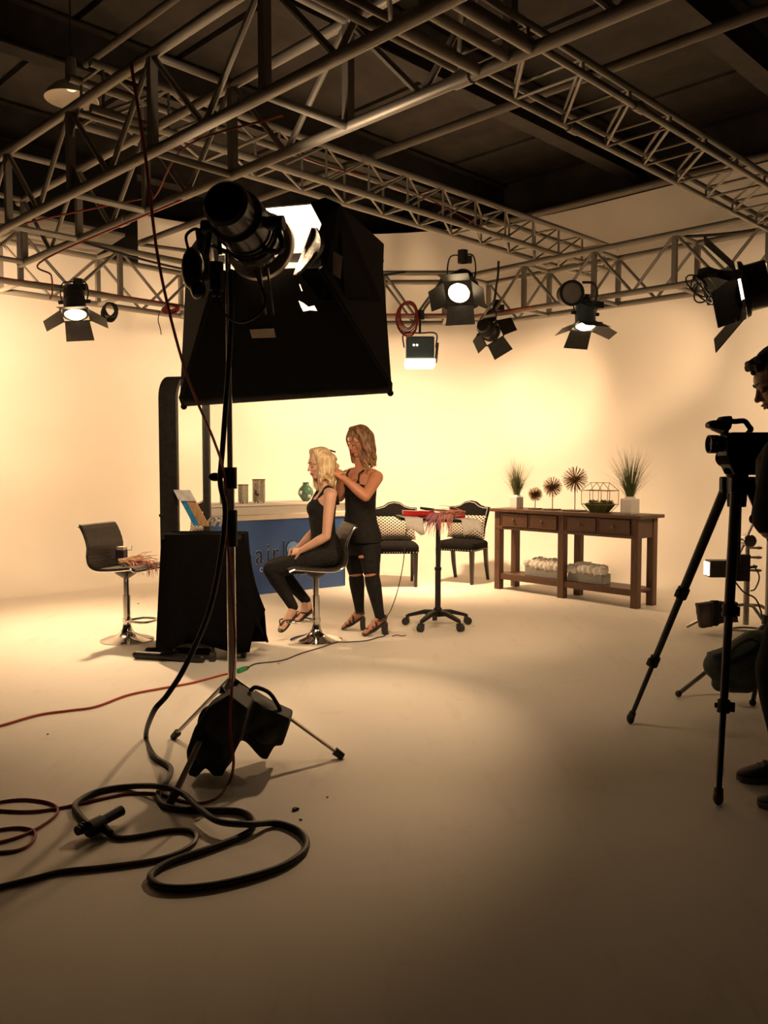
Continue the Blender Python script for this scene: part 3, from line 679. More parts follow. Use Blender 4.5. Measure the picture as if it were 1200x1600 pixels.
for cx in ((((390, 514), (428, 512), (431, 526), (394, 527)), 0), (((521, 393), (535, 401), (532, 436), (520, 428)), 1)):
    k = cx[1]
    if k == 0: pts = [on_plane(x, y, r0[0], bn) for x, y in cx[0]]; n = bn if bn.dot(Oc - Fc) > 0 else -bn
    else:
        n = (r0[2] - r0[1]).cross(r1[1] - r0[1]).normalized(); n = n if n.dot(BX) > 0 else -n
        n = (BX * 0.3 - ax).normalized(); pts = [on_plane(x, y, r0[1] - ax * 0.02, n) for x, y in cx[0]]; 
    if k == 0: MB().prism([q + n * (-0.006 if n.dot(V((0, -1, 0))) < 0 else 0.006) for q in pts], n * 0.003 * (1 if n.dot(V((0, -1, 0))) > 0 else -1)).build('tape', 'tape', sbx, True, smooth=False)
    else: tape2 = pts
# loose cloth skirt hanging off the right of the opening
sk = [at(x, y, Yq) for x, y, Yq in ((484, 316, 3.95), (508, 308, 3.98), (530, 318, 4.02), (600, 381, 4.55), (597, 470, 4.45), (540, 470, 4.1), (500, 470, 3.98), (470, 432, 3.95), (488, 390, 3.95), (502, 350, 3.95))]
cl = MB().prism(sk, V((0, 0.012, 0))).build('side_flap', 'black_fabric', sbx, True, smooth=False, bev=0.004)
q = [at(x, y, 3.99) - V((0, 0.012, 0)) for x, y in ((521, 393), (535, 401), (532, 436), (520, 428))]
MB().prism([at(521, 393, 3.975), at(535, 401, 3.99), at(532, 436, 3.985), at(520, 428, 3.97)], V((0, -0.004, 0))).build('tape', 'tape', sbx, True, smooth=False)
# translucent flap next to the bright opening
g = []
for j in range(9):
    t = j / 8; row = []
    for i in range(6):
        u = i / 5; xl = 488 - 30 * t; xr = 489 + 26 * math.sin(PI * min(1, t * 0.95 + 0.08)) - 20 * t
        row.append(at(xl + (xr - xl) * u, 356 + 73 * t, 3.9 + 0.03 * math.sin(u * 5 + t * 2)))
    g.append(row)
o = MB().grid(g).build('gel_flap', 'scrim', sbx, True); o.modifiers.new('solid', 'SOLIDIFY').thickness = 0.004
g = [[at(305 + 22 * u + 10 * t, 360 + 85 * t - 10 * u, 3.94 + 0.02 * math.sin(u * 6)) for u in [i / 4 for i in range(5)]] for t in [j / 7 for j in range(8)]]
o = MB().grid(g).build('fibre_flap', 'fibre', sbx, True); o.modifiers.new('solid', 'SOLIDIFY').thickness = 0.006
# --- lamp head behind it
Lb = at(352, 318, 3.50); Lf = at(400, 376, 3.86); ld = (Lf - Lb).normalized(); LL = (Lf - Lb).length
lh = thing('studio_lamp', 'big black cylindrical lamp head shining into the softbox on the chrome stand', 'lamp', (SP.x, SP.y, PT))
MB().lathe([(0, -0.02), (0.085, -0.015), (0.098, 0.0), (0.098, 0.10), (0.118, 0.115), (0.122, 0.20), (0.112, 0.21), (0.112, LL - 0.08), (0.128, LL - 0.07), (0.128, LL), (0.12, LL), (0.118, LL - 0.03), (0, LL - 0.03)], Lb, 40, ld).build('housing', 'black_gloss', lh, True)
MB().lathe([(0.127, LL - 0.035), (0.134, LL - 0.03), (0.134, LL - 0.01), (0.127, LL - 0.005)], Lb, 40, ld).build('front_ring', 'chrome', lh, True)
MB().lathe([(0, LL - 0.005), (0.08, LL - 0.01), (0.117, LL - 0.02), (0.0, LL - 0.022)], Lb, 40, ld).build('lens', 'lens_hot', lh, True)
MB().lathe([(0.136, LL + 0.05), (0.146, LL + 0.045), (0.158, LL + 0.045), (0.163, LL + 0.065), (0.136, LL + 0.065)], Lb, 40, ld).build('speed_ring', 'steel', lh, True)
for k in range(4): MB().lathe([(0.111, 0.24 + k * 0.035), (0.118, 0.243 + k * 0.035), (0.118, 0.252 + k * 0.035), (0.111, 0.255 + k * 0.035)], Lb, 40, ld).build('cooling_fin', 'black_gloss', lh, True)
yk = Lb + ld * (LL * 0.55); sx = ld.cross(UP).normalized()
MB().tube(spline([yk - sx * 0.15, yk - sx * 0.17 - UP * 0.12, V((SP.x - 0.08, SP.y - 0.05, PT + 0.03)), V((SP.x, SP.y, PT + 0.01)), V((SP.x + 0.08, SP.y - 0.03, PT + 0.03)), yk + sx * 0.17 - UP * 0.12, yk + sx * 0.15], 5), 0.013, 8).build('yoke', 'black_metal', lh, True)
for e in (-1, 1): MB().cyl(yk + sx * e * 0.11, yk + sx * e * 0.185, 0.03, n=14).build('pivot_knob', 'black_plastic', lh, True)
q = at(338, 432, 3.72); MB().cyl(q + UP * 0.06, q - UP * 0.06, 0.032, n=14).cyl(q - UP * 0.06, q - UP * 0.085, 0.02, n=12).build('switch_box', 'black_plastic', lh, True)
MB().tube(spline([q - UP * 0.08, q - UP * 0.16 + V((0.03, 0, 0)), q + V((0.11, 0.05, -0.19)), q + V((0.2, 0.1, -0.1)), Lf + V((0.0, -0.05, -0.14))], 6), 0.007, 6).build('lead', 'rubber', lh, True)
for dx in (0.0, 0.035): MB().cyl(Lf + V((0.02 + dx, -0.03, -0.13)), Lf + V((0.04 + dx, 0, -0.33)), 0.006, n=8).build('tie_rod', 'steel', lh, True)
for x in (341, 404): MB().cyl(at(x, 342, 3.72), at(x + 3, 398, 3.75), 0.010, n=10).build('latch', 'black_metal', lh, True)
q = at(302, 420, 3.9)
bq = MB().ell(q, (0.055, 0.05, 0.10)).ell(q + V((0.02, 0, -0.09)), (0.035, 0.04, 0.05)); bq.tube(spline([q + V((-0.02, 0, 0.08)), q + V((-0.03, 0, 0.15)), q + V((0.02, 0, 0.18)), q + V((0.05, 0, 0.13))], 5), 0.007, 6)
bq.build('ballast', 'black_gloss', lh, True)
pl = bpy.data.lights.new('lamp', 'POINT'); pl.energy = 34; pl.color = (1.0, 0.72, 0.45); pl.shadow_soft_size = 0.05
po = bpy.data.objects.new('lamp', pl); COL.objects.link(po); po.parent = lh; po.location = Lf + ld * 0.10 - V((SP.x, SP.y, PT))
al = bpy.data.lights.new('softbox_glow', 'AREA'); al.shape = 'RECTANGLE'; al.size = 1.0; al.size_y = 0.8; al.energy = P_KEY; al.color = (1.0, 0.70, 0.42)
ao = bpy.data.objects.new('softbox_glow', al); COL.objects.link(ao); ao.parent = sbx
ao.location = Fc + ax * 0.08 - Oc; ao.rotation_euler = ax.to_track_quat('-Z', 'Y').to_euler()

# --- sandbag over the legs
sg = thing('sandbag', 'black saddle sandbag slung over the legs of the softbox stand, carry handles up', 'sandbag', (SP.x, SP.y - 0.1, 0.1))
sbm = MB()
def pad(pts, th, Yc):           # stuffed fabric pad from an outline standing at its own depth
    sbm.prism([V((q.x, q.y - th / 2, q.z)) for q in pts], V((0, th, 0)))
pad([at(x, y, 3.70) for x, y in ((330, 1098), (362, 1078), (392, 1100), (380, 1150), (352, 1204), (338, 1204), (327, 1190), (312, 1206), (300, 1202), (297, 1165), (309, 1130))], 0.16, 3.7)
pad([at(x, y, 3.86) for x, y in ((350, 1082), (372, 1070), (425, 1102), (456, 1116), (452, 1134), (444, 1158), (432, 1158), (420, 1180), (410, 1176), (388, 1152), (350, 1140))], 0.15, 3.86)
sbm.ell(at(350, 1125, 3.68), (0.09, 0.10, 0.11)).ell(at(322, 1165, 3.68), (0.06, 0.10, 0.08)).ell(at(350, 1168, 3.68), (0.05, 0.09, 0.09)).ell(at(400, 1118, 3.84), (0.10, 0.10, 0.08)).ell(at(418, 1138, 3.84), (0.07, 0.10, 0.07))
blob(sbm, 'bag', 'bag_black', sg, 0.009, 3)
MB().tube(spline([at(391, 1079, 3.86), at(400, 1074, 3.84), at(420, 1082, 3.82), at(432, 1098, 3.82), at(438, 1110, 3.84)], 6), 0.010, 8).build('handle', 'bag_black', sg, True)
MB().tube(spline([at(335, 1100, 3.68), at(318, 1112, 3.66), at(312, 1130, 3.66), at(318, 1142, 3.66)], 6), 0.010, 8).build('handle', 'bag_black', sg, True)
MB().prism([at(342, 1084, 3.75), at(345, 1072, 3.75), at(349, 1076, 3.75), at(352, 1082, 3.75)], V((0, 0.02, 0))).build('loop_tab', 'bag_black', sg, True)

# ================================================================== STANDING MIRROR
mc = V((-1.465, 6.50, 0)); nrm = V((math.cos(math.radians(-12.4)), math.sin(math.radians(-12.4)), 0)); wd = V((-nrm.y, nrm.x, 0)).normalized()   # wd = away from camera
mr = thing('standing_mirror', 'tall black framed standing mirror with rounded top beside the left stool', 'mirror', mc)
MW, MT, MD, MR = 0.30, 2.06, 0.145, 0.17
def mp_(s, z, dep): return mc + wd * s + UP * z - nrm * dep
def prof_pts(hw, top, rad):
    P = [(-hw, 0.06)]
    P += [(-hw + rad - rad * math.cos(t), top - rad + rad * math.sin(t)) for t in [PI / 2 * i / 8 for i in range(9)]]
    P += [(hw - rad + rad * math.cos(t), top - rad + rad * math.sin(t)) for t in [PI / 2 - PI / 2 * i / 8 for i in range(9)]]
    P += [(hw, 0.06)]; return P
outer = prof_pts(MW, MT, MR); inner = prof_pts(MW - 0.035, MT - 0.035, MR - 0.035)
fr = MB()
ringpts = []
for (so, zo), (si, zi) in zip(outer, inner): ringpts.append([mp_(so, zo, 0), mp_(si, zi, 0), mp_(si, zi, MD), mp_(so, zo, MD)])
fr.loft(ringpts).build('frame', 'black_metal', mr, True, bev=0.004)
MB().prism([mp_(-MW + 0.04, 0.72, MD * 0.2), mp_(MW - 0.04, 0.72, MD * 0.2), mp_(MW - 0.04, 1.90, MD * 0.2), mp_(-MW + 0.04, 1.90, MD * 0.2)], -nrm * 0.008).build('glass', 'mirror', mr, True, smooth=False)
MB().prism([mp_(-MW + 0.03, 0.08, MD * 0.4), mp_(MW - 0.03, 0.08, MD * 0.4), mp_(MW - 0.03, 0.72, MD * 0.4), mp_(-MW + 0.03, 0.72, MD * 0.4)], -nrm * 0.03).build('lower_panel', 'black_metal', mr, True, smooth=False)
MB().tube([mp_(-MW - 0.02, 1.02, MD * 0.8), mp_(-MW - 0.05, 1.02, MD * 0.8)], 0.012, 8).build('hook', 'black_metal', mr, True)
for q0, q1 in (((213, 1023), (315, 1029)), ((232, 1017), (325, 1018))):
    a, c2 = fl(*q0, z=0.03), fl(*q1, z=0.03)
    MB().tube([a, c2], 0.028, 12).ell(a, 0.028).ell(c2, 0.028).build('foot_bar', 'black_metal', mr, True)

# ================================================================== CLOTH COVERED CART
cc = V((-1.315, 6.02, 0)); ct = thing('rolling_cart', 'rolling cart under a black cloth beside the mirror', 'cart', cc)
CY = [(-0.18, -0.10), (0.10, -0.13), (0.30, -0.02), (0.24, 0.10), (-0.15, 0.11)]
for x, y in CY[:5]:
    c = cc + V((x, y, 0)); MB().cyl(c + V((-0.018, 0, 0.035)), c + V((0.018, 0, 0.035)), 0.035, n=16).cyl(c + UP * 0.04, c + UP * 0.10, 0.014, n=8).build('caster', 'rubber', ct, True)
MB().box(cc + V((0.03, 0, 0.115)), (0.52, 0.27, 0.03)).build('lower_shelf', 'black_plastic', ct, True, bev=0.004)
MB().box(cc + V((0.03, 0, 0.885)), (0.56, 0.30, 0.03)).build('top_shelf', 'black_plastic', ct, True, bev=0.004)
for x in (-0.2, 0.26):
    for y in (-0.11, 0.11): MB().cyl(cc + V((x, y, 0.1)), cc + V((x, y, 0.9)), 0.012, n=8).build('upright', 'black_metal', ct, True)
# drape
dr = MB(); NP = 72; rows = []
def rr_pt(t, hx, hy, k=6.0):
    c, s_ = math.cos(t), math.sin(t); m = (abs(c) ** k + abs(s_) ** k) ** (-1 / k); return hx * c * m, hy * s_ * m
for lv in range(11):
    v = lv / 10; row = []
    for i in range(NP + 1):
        t = 2 * PI * i / NP; x, y = rr_pt(t, 0.295, 0.165); cor = math.exp(-((abs(math.sin(2 * t)) - 1) / 0.25) ** 2)
        fold = 1 + v * (0.05 * math.sin(t * 11) + 0.04 * math.sin(t * 17 + 1) + 0.16 * cor)
        drop = 0.83 - 0.10 * (1 - cor) * (0.5 + 0.5 * math.sin(3 * t + 1.3)) - (0.22 if -0.75 < math.sin(t) < 0.5 and math.cos(t) > 0.5 else 0.0) * (0.6 + 0.4 * math.sin(5 * t))
        fx = 0.11 * v * v * max(0, math.cos(t)) * (1 if v < 0.75 else 1)
        row.append(cc + V((0.03 + x * fold + fx, y * fold, 0.905 - v * max(drop, 0.5))))
    rows.append(row)
top = [[cc + V((0.03 + (p.x - cc.x - 0.03) * s_, (p.y - cc.y) * s_, 0.905)) for p in rows[0]] for s_ in (0.001, 0.5, 0.97)]
dr.grid(top + rows)
o = dr.build('cloth_drape', 'black_cloth'); tag(o, 'black cloth draped over the rolling cart, hanging lower at its right corner', 'cloth'); o.modifiers.new('solid', 'SOLIDIFY').thickness = 0.004
# packet of hair leaning on the mirror, standing on the cart
p0 = at(318, 822, 6.08); u_ = (at(289, 768, 6.16) - p0); pw = V((0.085, -0.03, 0)); hp = thing('hair_packet', 'clear packet with blue and white backing leaning against the mirror on the cart', 'packet', p0)
MB().prism([p0 - pw * 0.9, p0 - pw * 0.35, p0 - pw * 0.35 + u_, p0 - pw * 0.9 + u_], V((0.0, 0.012, 0.004))).build('blue_backing', 'sheet_blue', hp, True, smooth=False)
MB().prism([p0 - pw * 0.35, p0 + pw * 0.5, p0 + pw * 0.5 + u_, p0 - pw * 0.35 + u_], V((0, 0.014, 0.004))).build('hair_swatch', 'hair_light', hp, True, smooth=False)
g = [[p0 + u_ * (0.72 + 0.32 * j / 7) + pw * (-1.0 + 1.6 * i / 6) + V((0, -0.010 - 0.003 * math.sin(i * 1.2 + j * 0.7), 0.002 * math.sin(j * 2))) for i in range(7)] for j in range(8)]
MB().grid(g).build('plastic_sleeve', 'sheet_white', hp, True)
for k, (x, lab) in enumerate(((334, 'grey curved handle nearest the packet on the cart top'), (343, 'grey curved handle in front of the chrome stand on the cart top'))):
    q = at(x, 822, 6.1)
    tag(MB().tube(spline([q, q + V((0.02, 0, 0.045)), q + V((-0.01, 0.02, 0.06)), q + V((-0.045, 0.03, 0.03)), q + V((-0.06, 0.03, 0.0))], 5), 0.011, 8).build('tool_handle', 'grey_trim'), lab, 'handle', 'tools on the cart')

# ================================================================== BAR STOOLS
def bar_stool(label, loc, rz):
    t = thing('bar_stool', label, 'stool', loc, rz)
    MB().lathe([(0.0, 0.012), (0.0, 0.0), (0.205, 0.0), (0.207, 0.008), (0.17, 0.022), (0.10, 0.040), (0.055, 0.062), (0.036, 0.10), (0.034, 0.13), (0, 0.13)][1:], n=48).build('base', 'chrome', t)
    MB().cyl((0, 0, 0.10), (0, 0, 0.36), 0.030, n=24).build('lower_column', 'chrome', t)
    MB().cyl((0, 0, 0.34), (0, 0, 0.56), 0.023, n=24).build('upper_column', 'chrome', t)
    MB().tube(spline([(0.02, -0.03, 0.16), (0.10, -0.085, 0.17), (0.22, -0.09, 0.17), (0.255, 0, 0.17), (0.22, 0.09, 0.17), (0.10, 0.085, 0.17), (0.02, 0.03, 0.16)], 6), 0.009, 10).cyl((0, 0, 0.145), (0, 0, 0.175), 0.036, n=20).build('foot_ring', 'chrome', t)
    MB().lathe([(0.03, 0.50), (0.075, 0.53), (0.10, 0.552), (0.10, 0.56), (0, 0.56)], n=28).build('seat_plate', 'black_metal', t)
    MB().tube([(0.03, -0.02, 0.535), (0.10, -0.13, 0.52), (0.115, -0.16, 0.49)], 0.006, 8).build('lever', 'chrome', t)
    prof = spline([(0.245, 0.585), (0.20, 0.598), (0.10, 0.588), (-0.02, 0.577), (-0.12, 0.578), (-0.185, 0.61), (-0.205, 0.68), (-0.20, 0.76), (-0.225, 0.84), (-0.262, 0.905), (-0.285, 0.915)] and
                  [V((x, 0, z)) for x, z in ((0.245, 0.583), (0.20, 0.598), (0.10, 0.588), (-0.02, 0.577), (-0.12, 0.578), (-0.185, 0.61), (-0.205, 0.68), (-0.20, 0.76), (-0.225, 0.84), (-0.262, 0.905), (-0.285, 0.915))], 9)
    rows = []; m = len(prof)
    for i, p in enumerate(prof):
        tn = (prof[min(i + 1, m - 1)] - prof[max(i - 1, 0)]).normalized(); n = V((-tn.z, 0, tn.x)); n = n if (n.z > 0 or n.x > 0) else -n
        if n.dot(V((0.3, 0, 1))) < 0 and p.z < 0.65: n = -n
        if p.z >= 0.65 and n.x < 0: n = -n
        th = 0.026 + 0.004 * abs(math.sin(i * PI / 5.0)) * (1 if 10 < i < m - 28 or i > 45 else 0.2)
        a = p + n * th * 0.5; c = p - n * 0.013
        rows.append([V((a.x, y, a.z)) for y in (-0.205, -0.19, -0.1, 0, 0.1, 0.19, 0.205)] + [V((c.x, y, c.z)) for y in (0.205, 0.1, -0.1, -0.205)])
    MB().loft(rows).build('seat_shell', 'leather_dark', t)
    for e in (-1, 1): MB().tube([p + V((0, e * 0.207, -0.004)) for p in prof], 0.009, 8).build('side_rail', 'chrome', t)
    for ix in (40, 44, 48, 52, 56, 60):
        p = prof[ix]; tn = (prof[ix + 1] - prof[ix - 1]).normalized(); n = V((-tn.z, 0, tn.x)); n = n if n.x > 0 else -n
        MB().cyl(p + n * 0.0135 + V((0, -0.185, 0)), p + n * 0.0135 + V((0, 0.185, 0)), 0.0045, n=8).build('stitched_rib', 'leather_dark', t)
    MB().cyl((0.245, -0.21, 0.583), (0.245, 0.21, 0.583), 0.013, n=10).build('front_rail', 'chrome', t)
    return t
s1 = fl(199, 1000); bar_stool('chrome bar stool with dark leather seat at the far left beside the mirror', (s1.x, s1.y, 0), math.radians(-21))
s2 = fl(494, 1000); bar_stool('chrome bar stool the blonde woman is sitting on', (s2.x, s2.y, 0), math.radians(196))
def strands(mb, base, n, length, spread, r, droop, dirn, wav=0.015, k=7):
    d0 = V(dirn).normalized()
    for i in range(n):
        p = V(base) + V((random.uniform(-1, 1) * spread[0], random.uniform(-1, 1) * spread[1], random.uniform(0, 1) * spread[2]))
        d = (d0 + V((random.uniform(-.5, .5), random.uniform(-.5, .5), random.uniform(-.15, .25)))).normalized(); pts = [p]; L = length * random.uniform(0.5, 1.1)
        for j in range(k):
            d = (d + V((random.uniform(-1, 1), random.uniform(-1, 1), random.uniform(-1, .6))) * wav * 10 + V((0, 0, -droop))).normalized(); p = p + d * L / k; pts.append(p)
        mb.tube(pts, [r * (1 - 0.75 * j / k) for j in range(k + 1)], 4)
    return mb
# hair extensions, lying on the left stool
q = at(212, 879, 6.62); he = thing('hair_extension', 'messy bundle of sandy and red hair extensions on the left stool seat', 'hair bundle', q)
strands(MB(), q + V((-0.10, 0, 0.0)), 46, 0.24, (0.05, 0.09, 0.03), 0.006, 0.02, (1, -0.15, 0.05), 0.03).build('sandy_strands', 'hair_sand', he, True, kind='stuff')
strands(MB(), q + V((0.0, -0.05, 0.005)), 26, 0.17, (0.10, 0.05, 0.02), 0.006, 0.03, (1, -0.2, 0.05), 0.03).build('red_strands', 'hair_pink', he, True, kind='stuff')
strands(MB(), at(236, 880, 6.52), 16, 0.11, (0.05, 0.02, 0.01), 0.004, 0.5, (0.4, -0.3, -0.6), 0.02).build('hanging_strands', 'hair_pink', he, True, kind='stuff')
q = V((s1.x - 0.075, s1.y + 0.13, 0.645)); bx = thing('small_box', 'small dark purple box with a thin wire hook on the left stool seat', 'box', q)
MB().box(q + V((0, 0, 0.02)), (0.085, 0.05, 0.085), Matrix.Rotation(-0.4, 3, 'Z')).build('carton', 'purple', bx, True, bev=0.003)
MB().box(q + V((0.005, 0, 0.075)), (0.07, 0.045, 0.03), Matrix.Rotation(-0.4, 3, 'Z')).build('lid', 'cream', bx, True, bev=0.003)
MB().tube([q + V((0.03, -0.02, 0.068)), q + V((0.09, -0.03, 0.064)), q + V((0.095, -0.03, 0.10))], 0.003, 6).build('wire_hook', 'steel', bx, True)

# ================================================================== COUNTER WITH SIGN
k1 = fl(538, 915); k0 = fl(413, 928); kd = (k1 - k0).normalized(); kn = V((kd.y, -kd.x, 0)); kn = kn if kn.y < 0 else -kn
KL = 1.95; k0 = k1 - kd * KL; RK = Matrix((kd, -kn, UP)).transposed()
kt = thing('counter', 'white reception counter with a raised ledge behind the seated woman', 'counter', (k1.x, k1.y, 0))
def kp(s, dep, z): return k0 + kd * s - kn * dep + UP * z
MB().box(kp(KL / 2, 0.26, 0.40), (KL, 0.48, 0.80), RK).build('body', 'white_paint', kt, True, bev=0.004)
MB().box(kp(KL / 2, 0.24, 0.83), (KL + 0.02, 0.54, 0.055), RK).build('worktop', 'cream', kt, True, bev=0.006)
MB().box(kp(KL / 2 + 0.05, 0.28, 0.905), (KL + 0.05, 0.40, 0.095), RK).build('ledge_riser', 'white_paint', kt, True, bev=0.003)
MB().box(kp(KL / 2 + 0.05, 0.26, 0.965), (KL + 0.10, 0.48, 0.025), RK).build('ledge_top', 'white_paint', kt, True, bev=0.004)
# sign panel
sgn = thing('sign_panel', 'blue printed sign panel leaning on the front of the white counter', 'sign', kp(KL, -0.02, 0)); 
MB().box(kp(KL / 2, -0.005, 0.40), (KL, 0.018, 0.795), RK).build('board', 'sign_blue', sgn, True, bev=0.002)
MB().box(kp(KL - 0.004, -0.016, 0.40), (0.008, 0.006, 0.795), RK).build('edge_strip', 'sign_letter', sgn, True, smooth=False)
def letter(ch, px, py, size, m, ext, dz=0.016, nm='letter', bevel=0.0):
    cu = bpy.data.curves.new('t', 'FONT'); cu.body = ch; cu.size = size; cu.extrude = ext; cu.bevel_depth = bevel; cu.align_x = 'LEFT'
    t = bpy.data.objects.new('t', cu); COL.objects.link(t); dg = bpy.context.evaluated_depsgraph_get()
    me = bpy.data.meshes.new_from_object(t.evaluated_get(dg)); bpy.data.objects.remove(t)
    me.materials.clear(); me.materials.append(MATS[m])
    o = bpy.data.objects.new(nm, me); COL.objects.link(o); o.parent = sgn
    pos = on_plane(px, py, kp(0, -dz, 0), kn) - sgn.location
    o.matrix_local = Matrix.Translation(pos) @ Matrix((kd * 0.77, UP, kn)).transposed().to_4x4(); return o
for ch, x, y in (('h', 379, 884.5), ('a', 398.5, 881), ('i', 415.5, 879), ('r', 424, 878), ('l', 439.5, 874)):
    letter(ch, x, y, 0.30, 'sign_edge', 0.001, 0.0155, 'letter_outline', 0.004); letter(ch, x, y, 0.30, 'sign_letter', 0.007, 0.0175)
letter('c', 405.5, 894, 0.11, 'sign_edge', 0.003, 0.016)
q = on_plane(458, 857, kp(0, -0.018, 0), kn); MB().lathe([(0, -0.002), (0.085, -0.002), (0.085, 0.003), (0, 0.004)], q, 40, kn).build('disc_emblem', 'sign_disc', sgn, True)
MB().tube([q + kn * 0.003 + (kd * math.cos(a) + UP * math.sin(a)) * 0.086 for a in [2 * PI * i / 40 for i in range(40)]], 0.004, 6, True).build('disc_rim', 'sign_letter', sgn, True)
# jars and vase on the ledge
def kpt(px, dep=0.2, z=0.978):
    q = on_plane(px, 780, kp(0, dep, 0), kn); return V((q.x, q.y, z))
for px, rr, hh, m, lab in ((380, 0.055, 0.185, 'mosaic_light', 'short pale mosaic candle jar on the counter ledge right of the stand'), (404.5, 0.07, 0.24, 'mosaic', 'taller brown mosaic candle jar with a dark motif on the counter ledge')):
    q = kpt(px); t = thing('candle_jar', lab, 'jar', q, 0, 'mosaic jars on the ledge')
    MB().lathe([(rr * 0.8, 0.0), (rr, 0.004), (rr, hh), (rr - 0.006, hh), (rr - 0.006, 0.01), (0, 0.01)], q + UP * 0.012, 28).build('jar_body', m, t, True)
    for k in range(3): MB().cyl(q + V((rr * .8 * math.cos(k * 2.1 + .5), rr * .8 * math.sin(k * 2.1 + .5), 0)), q + V((rr * .8 * math.cos(k * 2.1 + .5), rr * .8 * math.sin(k * 2.1 + .5), 0.014)), 0.008, n=8).build('foot', 'bronze', t, True)
    MB().tube([q + V((rr * math.cos(a), rr * math.sin(a), hh + 0.012)) for a in [2 * PI * i / 28 for i in range(28)]], 0.005, 6, True).build('rim', 'bronze', t, True)
    if hh > 0.2:
        for dx, dz, r_ in ((-0.02, 0.10, 0.02), (-0.005, 0.085, 0.017), (-0.026, 0.125, 0.011), (0.008, 0.10, 0.01)): MB().ell(q + V((dx, -rr * 0.97, dz)), (r_, 0.006, r_ * 0.8)).build('motif', 'dark_motif', t, True)
q = kpt(354); t = thing('candle_jar', 'green glass jar on the counter ledge left of the stand', 'jar', q, 0, 'mosaic jars on the ledge')
MB().lathe([(0.06, 0.0), (0.072, 0.006), (0.072, 0.235), (0.066, 0.235), (0.066, 0.012), (0, 0.012)], q, 28).build('jar_body', 'glass_green', t, True)
MB().tube([q + V((0.071 * math.cos(a), 0.071 * math.sin(a), 0.236)) for a in [2 * PI * i / 28 for i in range(28)]], 0.005, 6, True).build('rim', 'grey_trim', t, True)
q = kpt(478); t = thing('vase', 'round green glazed vase on the counter ledge in front of the seated woman', 'vase', q)
MB().lathe([(0.03, 0.0), (0.045, 0.01), (0.085, 0.07), (0.092, 0.10), (0.075, 0.145), (0.04, 0.18), (0.032, 0.20), (0.042, 0.215), (0.034, 0.214), (0.026, 0.2), (0.034, 0.178), (0.06, 0.14), (0.08, 0.1), (0.04, 0.02), (0, 0.02)], q, 36).build('vase_body', 'vase_green', t, True)
for dx, dz in ((-0.05, 0.10), (0.045, 0.06)): MB().ell(q + V((dx, -0.078, dz)), (0.02, 0.008, 0.02)).build('motif', 'ceramic', t, True)

